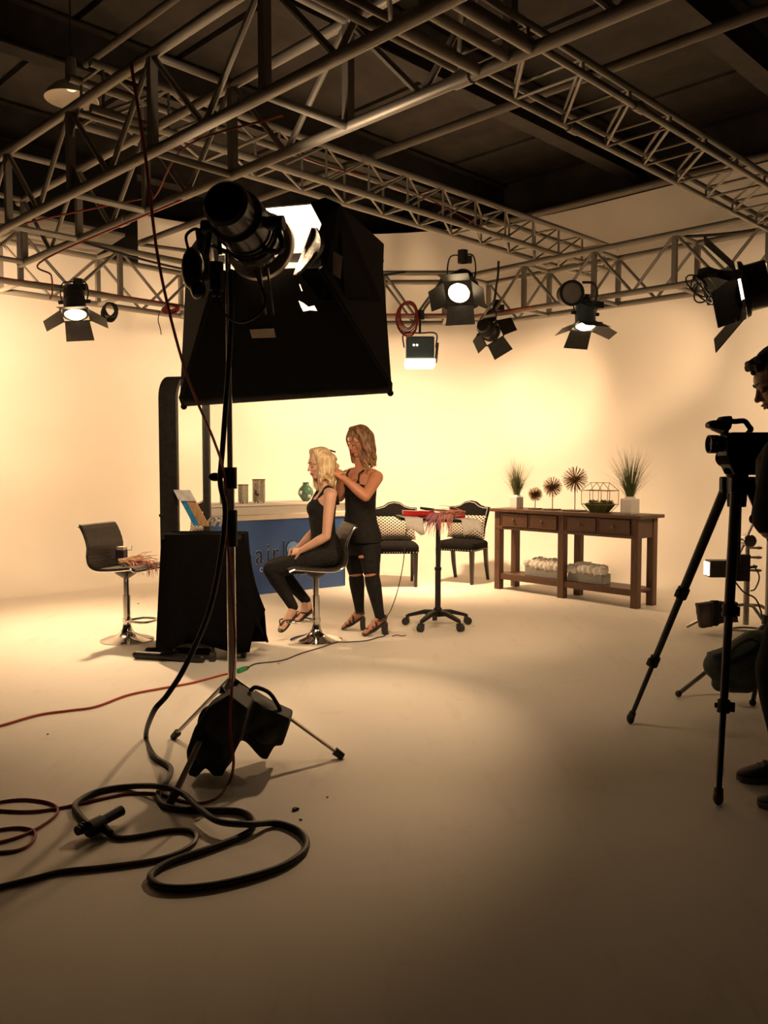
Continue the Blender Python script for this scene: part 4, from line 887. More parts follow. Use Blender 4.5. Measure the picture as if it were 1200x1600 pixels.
# ================================================================== DINING CHAIRS AND PILLOWS
def dining_chair(label, plabel, loc, rz):
    t = thing('dining_chair', label, 'chair', loc, rz, 'black velvet dining chairs')
    rows = []
    for z, gx, gy in ((0.385, 0.245, 0.235), (0.40, 0.255, 0.245), (0.45, 0.258, 0.25), (0.475, 0.25, 0.24), (0.495, 0.22, 0.21), (0.51, 0.15, 0.14)):
        rows.append([V((x, y, z)) for x, y in [rr_pt(2 * PI * i / 40, gx, gy, 8) for i in range(40)]])
    MB().loft(rows).build('seat', 'black_velvet', t)
    nl = MB()
    for i in range(60):
        x, y = rr_pt(2 * PI * i / 60, 0.259, 0.251, 8); nl.ell((x, y, 0.402), 0.006, nu=6, nv=4)
    nl.build('nailhead_trim', 'grey_trim', t, kind='stuff')
    # camel back
    top = [(-0.265, 0.885), (-0.20, 0.885), (-0.13, 0.905), (-0.07, 0.945), (0, 0.958), (0.07, 0.945), (0.13, 0.905), (0.20, 0.885), (0.265, 0.885)]
    out = [(x, z) for x, z in top] + [(0.262, 0.86), (0.235, 0.75), (0.21, 0.62), (0.205, 0.50), (-0.205, 0.50), (-0.21, 0.62), (-0.235, 0.75), (-0.262, 0.86)]
    def by(x, z): return 0.205 + (z - 0.5) * 0.14 - 0.6 * x * x
    f = [V((x, by(x, z) - 0.03, z)) for x, z in out]; bk = [V((x, by(x, z) + 0.03, z)) for x, z in out]
    inner_ = [V((x * 0.9, by(x * .9, z) - 0.045, 0.72 + (z - 0.72) * 0.9)) for x, z in out]
    mb = MB(); n = len(out); mb.add(inner_ + f + bk, [tuple(range(n - 1, -1, -1))] + [(i, (i + 1) % n, n + (i + 1) % n, n + i) for i in range(n)] + [(n + i, n + (i + 1) % n, 2 * n + (i + 1) % n, 2 * n + i) for i in range(n)] + [tuple(range(2 * n, 3 * n))])
    mb.build('backrest', 'black_velvet', t, bev=0.012)
    nl = MB(); path = [V((x * 0.94, by(x * .94, z) - 0.044, 0.72 + (z - 0.72) * 0.94)) for x, z in [(-0.21, 0.62), (-0.235, 0.75), (-0.262, 0.86)] + top + [(0.262, 0.86), (0.235, 0.75), (0.21, 0.62)]]
    nl.tube(path, 0.005, 5); nl.build('back_trim', 'grey_trim', t)
    for x in (-0.215, 0.215):
        MB().loft([[V((x + a * s, -0.205 + c * s, z)) for a, c in ((-1, -1), (1, -1), (1, 1), (-1, 1))] for z, s in ((0.40, 0.026), (0.2, 0.022), (0.0, 0.016))]).build('front_leg', 'wood_black', t, smooth=False, bev=0.003)
        MB().loft([[V((x + a * s, y + c * s, z)) for a, c in ((-1, -1), (1, -1), (1, 1), (-1, 1))] for z, s, y in ((0.42, 0.024, 0.20), (0.2, 0.021, 0.235), (0.0, 0.016, 0.295))]).build('rear_leg', 'wood_black', t, smooth=False, bev=0.003)
    # pillow (its own thing) leaning on the back
    c, s_ = math.cos(rz), math.sin(rz); o = thing('lumbar_pillow', plabel, 'pillow', V(loc) + Matrix.Rotation(rz, 3, 'Z') @ V((0, 0.10, 0.515)), rz, 'lattice pillows on the dining chairs')
    rows = []
    for j in range(15):
        v = -1 + 2 * j / 14; ring_ = []
        th = 0.065 * (1 - abs(v) ** 3) + 0.004
        for i in range(28):
            q = 2 * PI * i / 28; x = 0.245 * math.copysign(abs(math.cos(q)) ** 0.5, math.cos(q)) * (1 - 0.06 * (1 - v * v)); ring_.append(V((x, th * math.sin(q) * (1 - 0.5 * (abs(x) / 0.245) ** 4) + 0.03 + 0.03 * v, 0.135 + 0.135 * v)))
        rows.append(ring_)
    MB().loft(rows).build('cover', 'lattice', o)
    return t
dining_chair('black velvet dining chair half hidden behind the standing woman', 'patterned lumbar pillow on the chair behind the standing woman', (0.135, 9.68, 0), math.radians(3))
RC = math.atan2(0.26, -0.44) - PI   # seat front edge runs from (.587,9.86) to (1.026,9.60)
dining_chair('black velvet dining chair between the tray table and the console table', 'patterned lumbar pillow on the chair next to the console table', (0.93, 9.95, 0), math.radians(-29))

# ================================================================== ROLLING TRAY TABLE
rc_ = fl(684, 979); tt = thing('tray_table', 'black rolling tray table on five casters right of the standing woman', 'table', (rc_.x, rc_.y, 0))
for k in range(5):
    a = math.radians(-90 + 36 + 72 * k + 2); u2 = V((math.cos(a), math.sin(a), 0)); c = V((rc_.x, rc_.y, 0))
    arm = [c + UP * 0.115, c + u2 * 0.12 + UP * 0.125, c + u2 * 0.27 + UP * 0.085]
    sdv = V((-u2.y, u2.x, 0)); MB().loft([[p_ + sdv * w_ * e1 + UP * h_ * e2 for e1, e2 in ((-1, -1), (1, -1), (1, 1), (-1, 1))] for p_, w_, h_ in ((arm[0], 0.028, 0.03), (arm[1], 0.024, 0.018), (arm[2], 0.017, 0.013))]).build('base_arm', 'black_plastic', tt, True, bev=0.005)
    e = c + u2 * 0.275; MB().cyl(e + UP * 0.05, e + UP * 0.09, 0.011, n=8).cyl(e - sdv * 0.02 + u2 * 0.01 + UP * 0.032, e + sdv * 0.02 + u2 * 0.01 + UP * 0.032, 0.032, n=18).box(e + UP * 0.058, (0.03, 0.05, 0.02), Matrix((u2, sdv, UP)).transposed()).build('caster', 'rubber', tt, True)
c = V((rc_.x, rc_.y, 0))
MB().cyl(c + UP * 0.09, c + UP * 0.165, 0.034, n=18).cyl(c + UP * 0.09, c + UP * 0.5, 0.025, n=18).build('lower_post', 'black_metal', tt, True)
MB().cyl(c + UP * 0.45, c + UP * 0.92, 0.02, n=18).build('upper_post', 'black_metal', tt, True)
MB().cyl(c + UP * 0.49, c + UP * 0.515, 0.03, n=18).build('collar', 'black_plastic', tt, True)
RT = Matrix.Rotation(0.045, 3, 'Y') @ Matrix.Rotation(0.12, 3, 'Z'); tc_ = c + V((-0.045, 0.02, 0.925))
MB().loft([[tc_ + RT @ V((x, y, z)) for x, y in [rr_pt(2 * PI * i / 36, 0.31 * s, 0.20 * s, 7) for i in range(36)]] for z, s in ((-0.008, 0.97), (0.0, 1.0), (0.018, 1.0), (0.018, 0.96), (0.004, 0.95))]).build('tray', 'black_plastic', tt, True)
def tp(x, y, z): return tc_ + RT @ V((x, y, z))
def tray_cloth(label, x0, x1, y0, drop, ymax=0.06):
    o = MB().grid([[tp(x0 + (x1 - x0) * i / 6, yy, zz + 0.003 * math.sin(i * 2.1 + k)) for i in range(7)] for k, (yy, zz) in enumerate(((ymax, 0.024), (-0.10, 0.024), (-0.195, 0.026), (-0.215, 0.018), (-0.222, -drop * 0.5), (-0.225, -drop)))] if 0 else [[tp(x0 + (x1 - x0) * i / 6 + (0.012 * k2 if k2 > 2 else 0), yy, zz * (1 + (0.28 * math.sin(i * 0.9 + x0 * 9) if zz < 0 else 0)) + 0.003 * math.sin(i * 2.1 + k2)) for i in range(7)] for k2, (yy, zz) in enumerate(((ymax, 0.024), (-0.10, 0.024), (-0.195, 0.026), (-0.215, 0.018), (-0.222, -drop * 0.5), (-0.225, -drop)))]).build('tissue', 'tissue')
    o.modifiers.new('solid', 'SOLIDIFY').thickness = 0.004; tag(o, label, 'cloth', 'white cloths on the tray')
tray_cloth('white cloth hanging over the left end of the tray table', -0.31, -0.16, -0.2, 0.095)
tray_cloth('white cloth at the right end of the tray table', 0.17, 0.335, -0.2, 0.085)
q = tp(-0.13, -0.02, 0.045); rb_ = thing('red_case', 'glossy red case lying on the tray table', 'case', q)
MB().box(q, (0.27, 0.13, 0.035), RT).build('case_body', 'red_gloss', rb_, True, bev=0.008)
MB().box(q + V((0, 0, 0.02)), (0.27, 0.13, 0.008), RT).build('case_lid', 'red_gloss', rb_, True, bev=0.003)
q = tp(0.20, 0.02, 0.04); tag(MB().box(q, (0.16, 0.09, 0.03), RT).build('red_pouch', 'red_gloss', bev=0.01), 'small red pouch under the pink hair on the tray table', 'pouch')
q = tp(-0.02, 0.02, 0.075); ir = thing('curling_iron', 'slim dark curling iron lying across the red case', 'curling iron', q)
MB().cyl(q + V((-0.09, 0, 0.022)), q + V((0.03, 0, 0.004)), 0.011, 0.014, 10).build('handle', 'black_plastic', ir, True)
MB().cyl(q + V((0.03, 0, 0.004)), q + V((0.16, 0.0, -0.004)), 0.009, n=10).build('barrel', 'leather_dark', ir, True)
q = tp(0.03, -0.12, 0.04); hb = thing('hair_extension', 'pink and mauve hair extension bundle spilling over the edge of the tray table', 'hair bundle', q)
strands(MB(), tp(0.22, 0.0, 0.04), 60, 0.32, (0.06, 0.05, 0.04), 0.005, 0.03, (-1, -0.35, 0.05), 0.015).build('pink_strands', 'hair_pink', hb, True, kind='stuff')
strands(MB(), tp(0.0, -0.19, 0.05), 40, 0.20, (0.05, 0.015, 0.02), 0.005, 0.28, (-0.7, -0.25, -0.2), 0.012).build('mauve_strands', 'hair_mauve', hb, True, kind='stuff')
strands(MB(), tp(0.07, -0.20, 0.04), 30, 0.16, (0.06, 0.012, 0.02), 0.004, 0.35, (-0.15, -0.25, -0.7), 0.012).build('hanging_strands', 'hair_pink', hb, True, kind='stuff')
cable('power_lead', 'thin lead hanging from the tray table to the floor behind the woman\'s heel', [tp(-0.20, 0.05, -0.01), tp(-0.22, 0.03, -0.12), at(630, 880, 7.15), at(622, 920, 7.1), at(612, 950, 7.05), fl(604, 975, 0.006) + UP * 0.05, fl(603, 991, 0.006), fl(590, 996, 0.006), fl(572, 1001, 0.006), fl(545, 1003, 0.006), fl(525, 1004, 0.006), fl(500, 1012, 0.006), fl(470, 1021, 0.006), fl(440, 1032, 0.006), fl(400, 1037, 0.006), fl(386, 1044, 0.008)], 0.004, 'rubber', sub=6)
o = MB().tube(spline([fl(613, 994, .004), fl(620, 992, .004), fl(628, 993.5, .004), fl(634, 992.5, .004)], 5), 0.004, 6).build('red_thread', 'red_cable'); tag(o, 'short red thread on the floor behind the standing woman\'s heel', 'thread')

# ================================================================== CONSOLE TABLE
c0 = fl(772, 919.6); c1 = fl(994.7, 952); cdv = (c1 - c0).normalized(); cn = V((-cdv.y, cdv.x, 0)); cn = cn if cn.y > 0 else -cn
CL = (c1 - c0).length; CD = 0.36; RK2 = Matrix((cdv, cn, UP)).transposed(); H0 = 0.905
con = thing('console_table', 'long dark wooden console table with four drawers and a low shelf', 'table', (c0.x, c0.y, 0))
def cp(s, dep, z): return c0 + cdv * s + cn * dep + UP * z
LG = 0.075
for s_ in (LG / 2, CL / 2, CL - LG / 2):
    for d_ in (LG / 2, CD - LG / 2): MB().box(cp(s_, d_, 0.435), (LG, LG, 0.87), RK2).build('leg', 'wood_leg', con, True, smooth=False, bev=0.004)
MB().box(cp(CL / 2, CD / 2, H0 - 0.017), (CL + 0.10, CD + 0.08, 0.034), RK2).build('table_top', 'wood_dark', con, True, bev=0.005)
for s_, hh in ((-0.012, 0.0), (0.0, 0.0)): pass
MB().box(cp(CL / 2, CD / 2, 0.775), (CL - 0.02, CD - 0.02, 0.19), RK2).build('apron', 'wood_dark', con, True, smooth=False, bev=0.003)
MB().box(cp(CL / 2, 0.005, 0.692), (CL - 0.02, 0.02, 0.03), RK2).build('bottom_rail', 'wood_dark', con, True, smooth=False, bev=0.003)
nd = 4; x0 = LG + 0.02
for k in range(4):
    half = 0 if k < 2 else 1; span = (CL / 2 - LG * 1.5 - 0.05) / 2; s_ = half * (CL / 2 - LG * 0 + 0.0) + (LG + 0.03 if half == 0 else LG / 2 + 0.03) + (k % 2) * (span + 0.015) + span / 2
    dw = thing_part = MB().box(cp(s_, 0.0, 0.785), (span - 0.02, 0.025, 0.125), RK2).build('drawer', 'wood_dark', con, True, smooth=False, bev=0.004)
    fr = MB()
    for (dx, dz, sx_, sz_) in ((0, 0.066, span, 0.012), (0, -0.066, span, 0.012), (-span / 2 + 0.006, 0, 0.012, 0.13), (span / 2 - 0.006, 0, 0.012, 0.13)): fr.box(cp(s_ + dx, -0.010, 0.785 + dz), (sx_, 0.02, sz_), RK2)
    fr.build('drawer_frame', 'wood_dark', con, True, smooth=False, bev=0.003)
    kb = MB().lathe([(0.008, 0), (0.008, 0.012), (0.018, 0.016), (0.018, 0.024), (0.006, 0.03), (0, 0.03)], cp(s_, -0.012, 0.785), 14, -cn).build('knob', 'bronze', con, True); 
    kb.parent = dw
MB().box(cp(CL / 2, CD / 2, 0.165), (CL - 0.04, CD - 0.03, 0.03), RK2).build('low_shelf', 'wood_dark', con, True, smooth=False, bev=0.004)
for d_ in (0.03, CD - 0.03): MB().box(cp(CL / 2, d_, 0.135), (CL - 0.06, 0.03, 0.04), RK2).build('shelf_rail', 'wood_dark', con, True, smooth=False, bev=0.003)
def on_top(px, dep=CD * 0.5, z=H0):
    q = on_plane(px, 800, cp(0, dep, 0), cn); return V((q.x, q.y, z))
# grasses
def grass(label, px, sc, n):
    q = on_top(px); t = thing('potted_grass', label, 'plant', q, 0, 'grass plants on the console table')
    w_ = 0.088 * sc; rows = []
    for z, s_ in ((0, 0.93), (0.02, 1.0), (0.13 * sc, 1.0), (0.136 * sc, 0.95), (0.137 * sc, 0.6), (0.155 * sc, 0.55), (0.155 * sc, 0.48), (0.10 * sc, 0.42)):
        rows.append([q + V((math.cos(a) * w_ * s_, math.sin(a) * w_ * s_, z)) for a in [2 * PI * (i + 0.35) / 6 for i in range(6)]])
    MB().loft(rows).build('pot', 'ceramic', t, True, smooth=False, bev=0.004)
    for nm, m, cnt, sp, Lr in (('grass_blades', 'grass', n, 0.34, (0.26, 0.46)), ('dry_blades', 'grass_dry', n // 2, 0.55, (0.28, 0.5))):
        mb = MB()
        for i in range(cnt):
            a = random.uniform(0, 2 * PI); r_ = random.random() ** 0.5 * 0.028 * sc; p = q + V((math.cos(a) * r_, math.sin(a) * r_, 0.145 * sc)); L = random.uniform(*Lr) * sc
            lean = random.random() ** 1.6 * sp + (0.5 if random.random() < 0.07 else 0); d = V((math.cos(a) * lean, math.sin(a) * lean, 1)).normalized(); wv = V((-math.sin(a), math.cos(a), 0)) * 0.0032 * sc; pts = [p]
            bend = random.uniform(0, 0.10) + (0.16 if random.random() < 0.1 else 0)
            for j in range(6): d = (d + V((math.cos(a), math.sin(a), -0.6)) * bend).normalized(); p = p + d * L / 6; pts.append(p)
            mb.grid([[pp - wv * (1 - k / 6.5), pp + wv * (1 - k / 6.5)] for k, pp in enumerate(pts)])
        mb.build(nm, m, t, True, kind='stuff')
grass('grass plant in a white six sided pot at the left end of the console table', 807, 0.97, 150)
grass('taller grass plant in a white six sided pot at the right end of the console table', 984, 1.12, 170)
def burst(label, px, R_, zc, bs):
    q = on_top(px); t = thing('starburst_ornament', label, 'ornament', q, 0, 'starburst ornaments on the console table')
    MB().box(q + UP * 0.007, (bs, bs * 0.8, 0.014), RK2).build('base_plate', 'bronze', t, True, bev=0.002)
    MB().cyl(q + UP * 0.01, q + UP * zc, 0.005, n=8).build('stem', 'brass', t, True)
    c = q + UP * zc; mb = MB().ell(c, R_ * 0.16); N_ = 130
    for i in range(N_):
        z = 1 - 2 * (i + 0.5) / N_; r_ = math.sqrt(1 - z * z); a = i * 2.39996; dv = V((r_ * math.cos(a), r_ * math.sin(a), z)); mb.cyl(c, c + dv * R_ * random.uniform(0.86, 1.0), 0.0022, 0.0028, 5)
    mb.build('spikes', 'brass', t, True, kind='stuff')
burst('smallest spiky brass starburst ornament on a stem', 836, 0.085, 0.165, 0.12)
burst('middle sized spiky brass starburst ornament on a stem', 863, 0.115, 0.25, 0.15)
burst('largest spiky brass starburst ornament on a stem', 898, 0.145, 0.335, 0.20)
# terrarium
q = on_top(937); tr = thing('terrarium', 'glass house shaped terrarium with brass edges and mossy planting', 'terrarium', q)
ca, sa = math.cos(0.75), math.sin(0.75)
def tq(x, y, z): return q + cdv * x + cn * y + UP * z
hx, hy = 0.155, 0.10; nS = 5
low = [tq(x, y, 0.0) for x, y in ((-.09, -.06), (.09, -.06), (.09, .06), (-.09, .06))]; mid = [tq(x, y, 0.085) for x, y in ((-hx, -hy), (hx, -hy), (hx, hy), (-hx, hy))]; upr = [tq(x, y, 0.225) for x, y in ((-hx, -hy), (hx, -hy), (hx, hy), (-hx, hy))]
rg = [tq(-hx * 0.72, 0, 0.305), tq(hx * 0.72, 0, 0.305)]
E = []
for k in range(4): E += [(low[k], low[(k + 1) % 4]), (mid[k], mid[(k + 1) % 4]), (upr[k], upr[(k + 1) % 4]), (low[k], mid[k]), (mid[k], upr[k])]
E += [(rg[0], rg[1]), (upr[0], rg[0]), (upr[3], rg[0]), (upr[1], rg[1]), (upr[2], rg[1])]
for f_ in (0.33, 0.66):
    for y0, y1 in ((0, 1), (3, 2)): E += [(mid[y0].lerp(mid[y1], f_), upr[y0].lerp(upr[y1], f_)), (upr[y0].lerp(upr[y1], f_), rg[0].lerp(rg[1], f_))]
for a_, b_ in E: piece('edge_bar', a_, b_, 0.0032, 'brass', tr, n=6)
for k in range(4):
    MB().prism([mid[k], mid[(k + 1) % 4], upr[(k + 1) % 4], upr[k]], (sum(mid, V((0, 0, 0))) / 4 - (mid[k] + mid[(k + 1) % 4]) / 2).normalized() * 0.002).build('pane', 'clear_glass', tr, True, smooth=False)
    MB().prism([low[k], low[(k + 1) % 4], mid[(k + 1) % 4], mid[k]], (sum(mid, V((0, 0, 0))) / 4 - (mid[k] + mid[(k + 1) % 4]) / 2).normalized() * 0.002).build('pane', 'clear_glass', tr, True, smooth=False)
MB().loft([[tq(x * s, y * s, z) for x, y in [rr_pt(2 * PI * i / 24, 1, 0.66, 6) for i in range(24)]] for z, s in ((0.004, 0.085), (0.08, 0.145), (0.095, 0.13), (0.105, 0.06))]).build('moss_bed', 'moss', tr, True)
for sx_, sy_ in ((-0.085, -0.02), (0.07, -0.03), (0.02, 0.03), (-0.02, -0.05), (0.11, 0.02)):
    mb = MB()
    for i in range(10):
        a = i * 2.4; el = 0.3 + 0.09 * i; dv = V((math.cos(a) * math.cos(el), math.sin(a) * math.cos(el), math.sin(el))); x_, y_, z_ = frame_of(dv); mb.ell(tq(sx_, sy_, 0.095) + dv * 0.022, (0.009, 0.005, 0.022), Matrix((x_, y_, z_)).transposed(), 8, 6)
    mb.build('succulent', 'succulent', tr, True)
MB().box(tq(0.04, -0.085, 0.108), (0.09, 0.004, 0.008), RK2).build('yellow_ribbon', 'yellow_tape', tr, True)
# flower boxes on the shelf
def flowers(label, px, ln):
    q = on_plane(px, 905, cp(0, 0.16, 0), cn); q = V((q.x, q.y, 0.181)); t = thing('flower_box', label, 'flower box', q, 0, 'flower boxes on the low shelf')
    mb = MB()
    for sx_, sy_, ax_, ay_ in ((0, -0.07, ln, 0.014), (0, 0.07, ln, 0.014), (-ln / 2 + 0.007, 0, 0.014, 0.126), (ln / 2 - 0.007, 0, 0.014, 0.126)): mb.box(q + cdv * sx_ + cn * sy_ + UP * 0.05, (ax_, ay_, 0.10), RK2)
    mb.box(q + UP * 0.006, (ln - 0.03, 0.13, 0.012), RK2).build('planter', 'grey_wood', t, True, smooth=False, bev=0.002)
    for i in range(13):
        s_ = -ln / 2 + 0.02 + (ln - 0.04) * ((i % 7) / 6.0) + random.uniform(-.015, .015) if i < 7 else -ln / 2 + 0.06 + (ln - 0.12) * ((i - 7) / 5.0); dp = -0.045 if i < 7 else 0.035
        c = q + cdv * s_ + cn * dp + UP * (0.115 + random.uniform(0, 0.02) + (0.025 if i >= 7 else 0)); mb = MB(); rr_ = random.uniform(0.046, 0.06)
        for k in range(26):
            z = 1 - 1.7 * (k + 0.5) / 26; r_ = math.sqrt(max(0, 1 - z * z)); a = k * 2.4; dv = V((r_ * math.cos(a), r_ * math.sin(a), z)); x_, y_, z_ = frame_of(dv + V((random.uniform(-.3, .3), random.uniform(-.3, .3), random.uniform(-.3, .3)))); mb.ell(c + dv * rr_ * 0.8, (0.024, 0.021, 0.007), Matrix((x_, y_, z_)).transposed(), 7, 5)
        mb.build('flower_head', 'petal', t, True)
flowers('grey wooden box of white flowers on the left half of the low shelf', 852, 0.44)
flowers('grey wooden box of white flowers on the low shelf right of the middle leg', 920, 0.42)

# ================================================================== CAMERA TRIPOD AND CAMCORDER
TC = V((1.655, 3.93, 0)); tz = 1.30
tp_ = thing('tripod', 'tall black camera tripod with flip locks in front of the cameraman', 'tripod', TC)
for q in (fl(985, 1131), fl(1122, 1258), V((2.27, 3.9, 0))):
    h = TC + UP * tz + (V((q.x, q.y, 0)) - TC).normalized() * 0.055; f_ = V((q.x, q.y, 0.03)); dd = f_ - h
    for k, (a_, b_, r_) in enumerate(((0.0, 0.44, 0.022), (0.42, 0.74, 0.0165), (0.72, 1.0, 0.012))):
        MB().cyl(h + dd * a_, h + dd * b_, r_ * 1.1, r_, 14).build('leg_section', 'black_metal', tp_, True)
    for a_, r_ in ((0.43, 0.030), (0.73, 0.026)):
        c = h + dd * a_; x, y, z = frame_of(dd); MB().cyl(c - z * 0.028, c + z * 0.028, r_, n=14).box(c + x * 0.03, (0.03, 0.022, 0.04), Matrix((x, y, z)).transposed()).box(c - x * 0.028, (0.016, 0.02, 0.02), Matrix((x, y, z)).transposed()).build('leg_lock', 'black_plastic', tp_, True, bev=0.003)
    MB().cyl(f_ + dd.normalized() * 0.0 - dd.normalized() * 0.04, f_, 0.018, 0.02, 12).ell(f_, (0.021, 0.021, 0.03)).build('rubber_foot', 'rubber', tp_, True)
    MB().box(h, (0.06, 0.05, 0.08)).build('leg_hinge', 'black_plastic', tp_, True, bev=0.008)
MB().cyl(TC + UP * (tz - 0.10), TC + UP * (tz + 0.06), 0.042, 0.05, 18).build('crown', 'black_plastic', tp_, True)
MB().cyl(TC + UP * (tz - 0.36), TC + UP * tz, 0.022, n=16).build('centre_column', 'black_metal', tp_, True)
MB().lathe([(0.045, 0.05), (0.06, 0.06), (0.062, 0.075), (0.05, 0.085), (0.055, 0.10), (0.07, 0.12), (0.07, 0.17), (0.06, 0.185), (0, 0.185)], TC + UP * tz, 24).build('fluid_head', 'black_cloth', tp_, True)
MB().cyl(TC + V((-0.03, -0.08, tz + 0.13)), TC + V((-0.03, 0.08, tz + 0.13)), 0.045, n=18).build('tilt_drum', 'black_cloth', tp_, True)
MB().tube(spline([TC + V((0.06, -0.04, tz + 0.12)), TC + V((0.2, -0.08, tz + 0.02)), TC + V((0.36, -0.12, tz - 0.14))], 5), 0.011, 10).build('pan_handle', 'black_metal', tp_, True)
MB().tube(spline([TC + V((0.045, -0.05, tz - 0.02)), TC + V((0.055, -0.05, tz - 0.09)), TC + V((0.05, -0.05, tz - 0.14))], 5), 0.004, 6).ell(TC + V((0.05, -0.05, tz - 0.155)), (0.012, 0.012, 0.02)).build('hanging_tag', 'black_plastic', tp_, True)
cz = tz + 0.19; cm = thing('camcorder', 'black professional camcorder with top handle on the tripod, pointing left', 'camera', TC + UP * cz)
def cmp_(px, py, Y=3.93): return at(px, py, Y)
def slab(pts, Y0, Y1): return MB().prism([at(x, y, 3.93) + V((0, Y0, 0)) for x, y in pts], V((0, Y1 - Y0, 0)))
slab([(1128, 682), (1136, 676), (1200, 676), (1212, 682), (1212, 735), (1190, 742), (1140, 742), (1132, 725), (1128, 712)], -0.06, 0.06).build('body', 'black_plastic', cm, True, smooth=False, bev=0.006)
a_, b_ = at(1107, 694, 3.93), at(1142, 694, 3.93)
MB().lathe([(0.0, 0.012), (0.034, 0.012), (0.038, 0.0), (0.043, 0.0), (0.043, 0.04), (0.036, 0.045), (0.036, (b_ - a_).length), (0, (b_ - a_).length)], a_, 28, (b_ - a_)).build('lens_barrel', 'black_plastic', cm, True)
MB().lathe([(0, 0.013), (0.034, 0.011), (0.034, 0.016), (0, 0.016)], a_, 28, (b_ - a_)).build('front_glass', 'glass_dark', cm, True)
slab([(1105, 661), (1112, 657), (1122, 657), (1126, 651), (1140, 650), (1142, 657), (1139, 670), (1134, 674), (1112, 670), (1105, 668)], -0.03, 0.03).build('microphone_mount', 'black_plastic', cm, True, bev=0.006)
MB().tube(spline([at(1134, 676, 3.93), at(1138, 660, 3.93), at(1150, 658.5, 3.93), at(1163, 658, 3.93), at(1170, 666, 3.93), at(1173, 671, 3.93), at(1168, 678, 3.93)], 6), 0.0125, 12).build('top_handle', 'black_plastic', cm, True)
slab([(1112, 671), (1140, 678), (1168, 677), (1168, 681), (1136, 681)], -0.025, 0.025).build('handle_base', 'black_plastic', cm, True, smooth=False)
slab([(1125, 712), (1135, 728), (1148, 728), (1150, 712)], -0.04, 0.03).build('lens_support', 'black_cloth', cm, True, smooth=False, bev=0.004)
for x, y in ((1116, 684), (1121, 692)): MB().ell(at(x, y, 3.885), (0.004, 0.003, 0.004), nu=8, nv=6).build('screw', 'chrome', cm, True)

# ================================================================== CHROME STAND AT THE BACK RIGHT
g0 = fl(1165, 985); gs = thing('grip_stand', 'chrome grip stand far back at the right, with clamp and arm', 'stand', (g0.x, g0.y, 0))
MB().cyl(g0 + UP * 0.05, g0 + UP * 0.62, 0.024, n=16).build('lower_tube', 'steel', gs, True)
MB().cyl(g0 + UP * 0.58, g0 + UP * 0.74, 0.017, n=16).build('upper_tube', 'steel', gs, True)
for q in (g0 + V((-0.48, 0.05, 0.02)), g0 + V((0.45, 0.10, 0.02)), g0 + V((0.16, -0.10, 0.02))):
    MB().tube([g0 + UP * 0.22, g0 + (q - g0) * 0.3 + UP * 0.2, V((q.x, q.y, 0.02))], 0.014, 8).build('leg', 'steel', gs, True)
MB().tube(spline([g0 + V((-0.14, -0.02, 0.015)), g0 + V((0, -0.10, 0.015)), g0 + V((0.14, -0.04, 0.015)), g0 + V((0.0, 0.03, 0.02))], 5, True), 0.010, 6, True).build('base_loop', 'steel', gs, True)
c = g0 + UP * 0.76; MB().cyl(c - V((0, 0.05, 0)), c + V((0, 0.05, 0)), 0.055, n=24).build('grip_head', 'chrome', gs, True, bev=0.006)
for dz, e in ((-0.06, 1), (-0.14, 1), (-0.25, 1)): MB().cyl(c + UP * dz, c + V((0.07, -0.02, dz)), 0.010, n=8).ell(c + V((0.085, -0.02, dz)), (0.03, 0.012, 0.014)).build('knob', 'steel', gs, True)
MB().cyl(c + V((-0.14, 0, -0.28)), c + V((0.10, 0, 0.28)), 0.010, n=10).build('arm', 'steel', gs, True)
MB().tube(spline([c + V((0.04, -0.03, -0.2)), c + V((0.09, -0.03, -0.3)), c + V((0.06, -0.03, -0.4)), c + V((0.02, -0.03, -0.42))], 5), 0.006, 6).build('safety_wire', 'rubber', gs, True)
q = at(1124, 888, 6.9); sm_ = thing('clip_light', 'small dark box light clipped to the chrome stand, glowing at its left end', 'light', q)
MB().box(q, (0.20, 0.12, 0.14)).build('housing', 'leather_dark', sm_, True, bev=0.008)
MB().box(q + V((-0.105, 0, 0)), (0.012, 0.1, 0.11)).build('window', 'lens_soft', sm_, True, bev=0.002)
MB().cyl(q + V((0.10, 0, -0.01)), q + V((0.36, 0.12, 0.0)), 0.012, n=8).box(q + V((0.20, 0.05, 0.0)), (0.13, 0.06, 0.22)).build('bracket', 'black_metal', sm_, True)
q = [at(x, y, 6.85) for x, y in ((1090, 944), (1113, 941), (1116, 939), (1135, 941), (1154, 941), (1153, 950), (1157, 958), (1153, 961), (1155, 973), (1130, 974), (1112, 980), (1096, 983), (1093, 966))]
sgb = thing('sandbag', 'flat brown saddle bag hung on a leg of the chrome stand', 'sandbag', q[9]); mb = MB().prism(q, V((0, 0.07, 0))); mb.ell(at(1105, 962, 6.88), (0.06, 0.08, 0.085)).ell(at(1135, 958, 6.88), (0.08, 0.08, 0.07)); blob(mb, 'bag', 'bag_brown', sgb, 0.010, 3)
MB().box(at(1118, 958, 6.80), (0.045, 0.02, 0.21)).build('strap', 'black_fabric', sgb, True, bev=0.004)
cable('black_cable', 'black cable from the chrome stand down to the floor at the right', [g0 + V((-0.12, -0.05, 0.42)), at(1162, 925, 6.9), at(1180, 935, 6.9), at(1189, 955, 6.9), fl(1196, 985, 0.01), fl(1230, 992, 0.01)], 0.007, 'rubber')

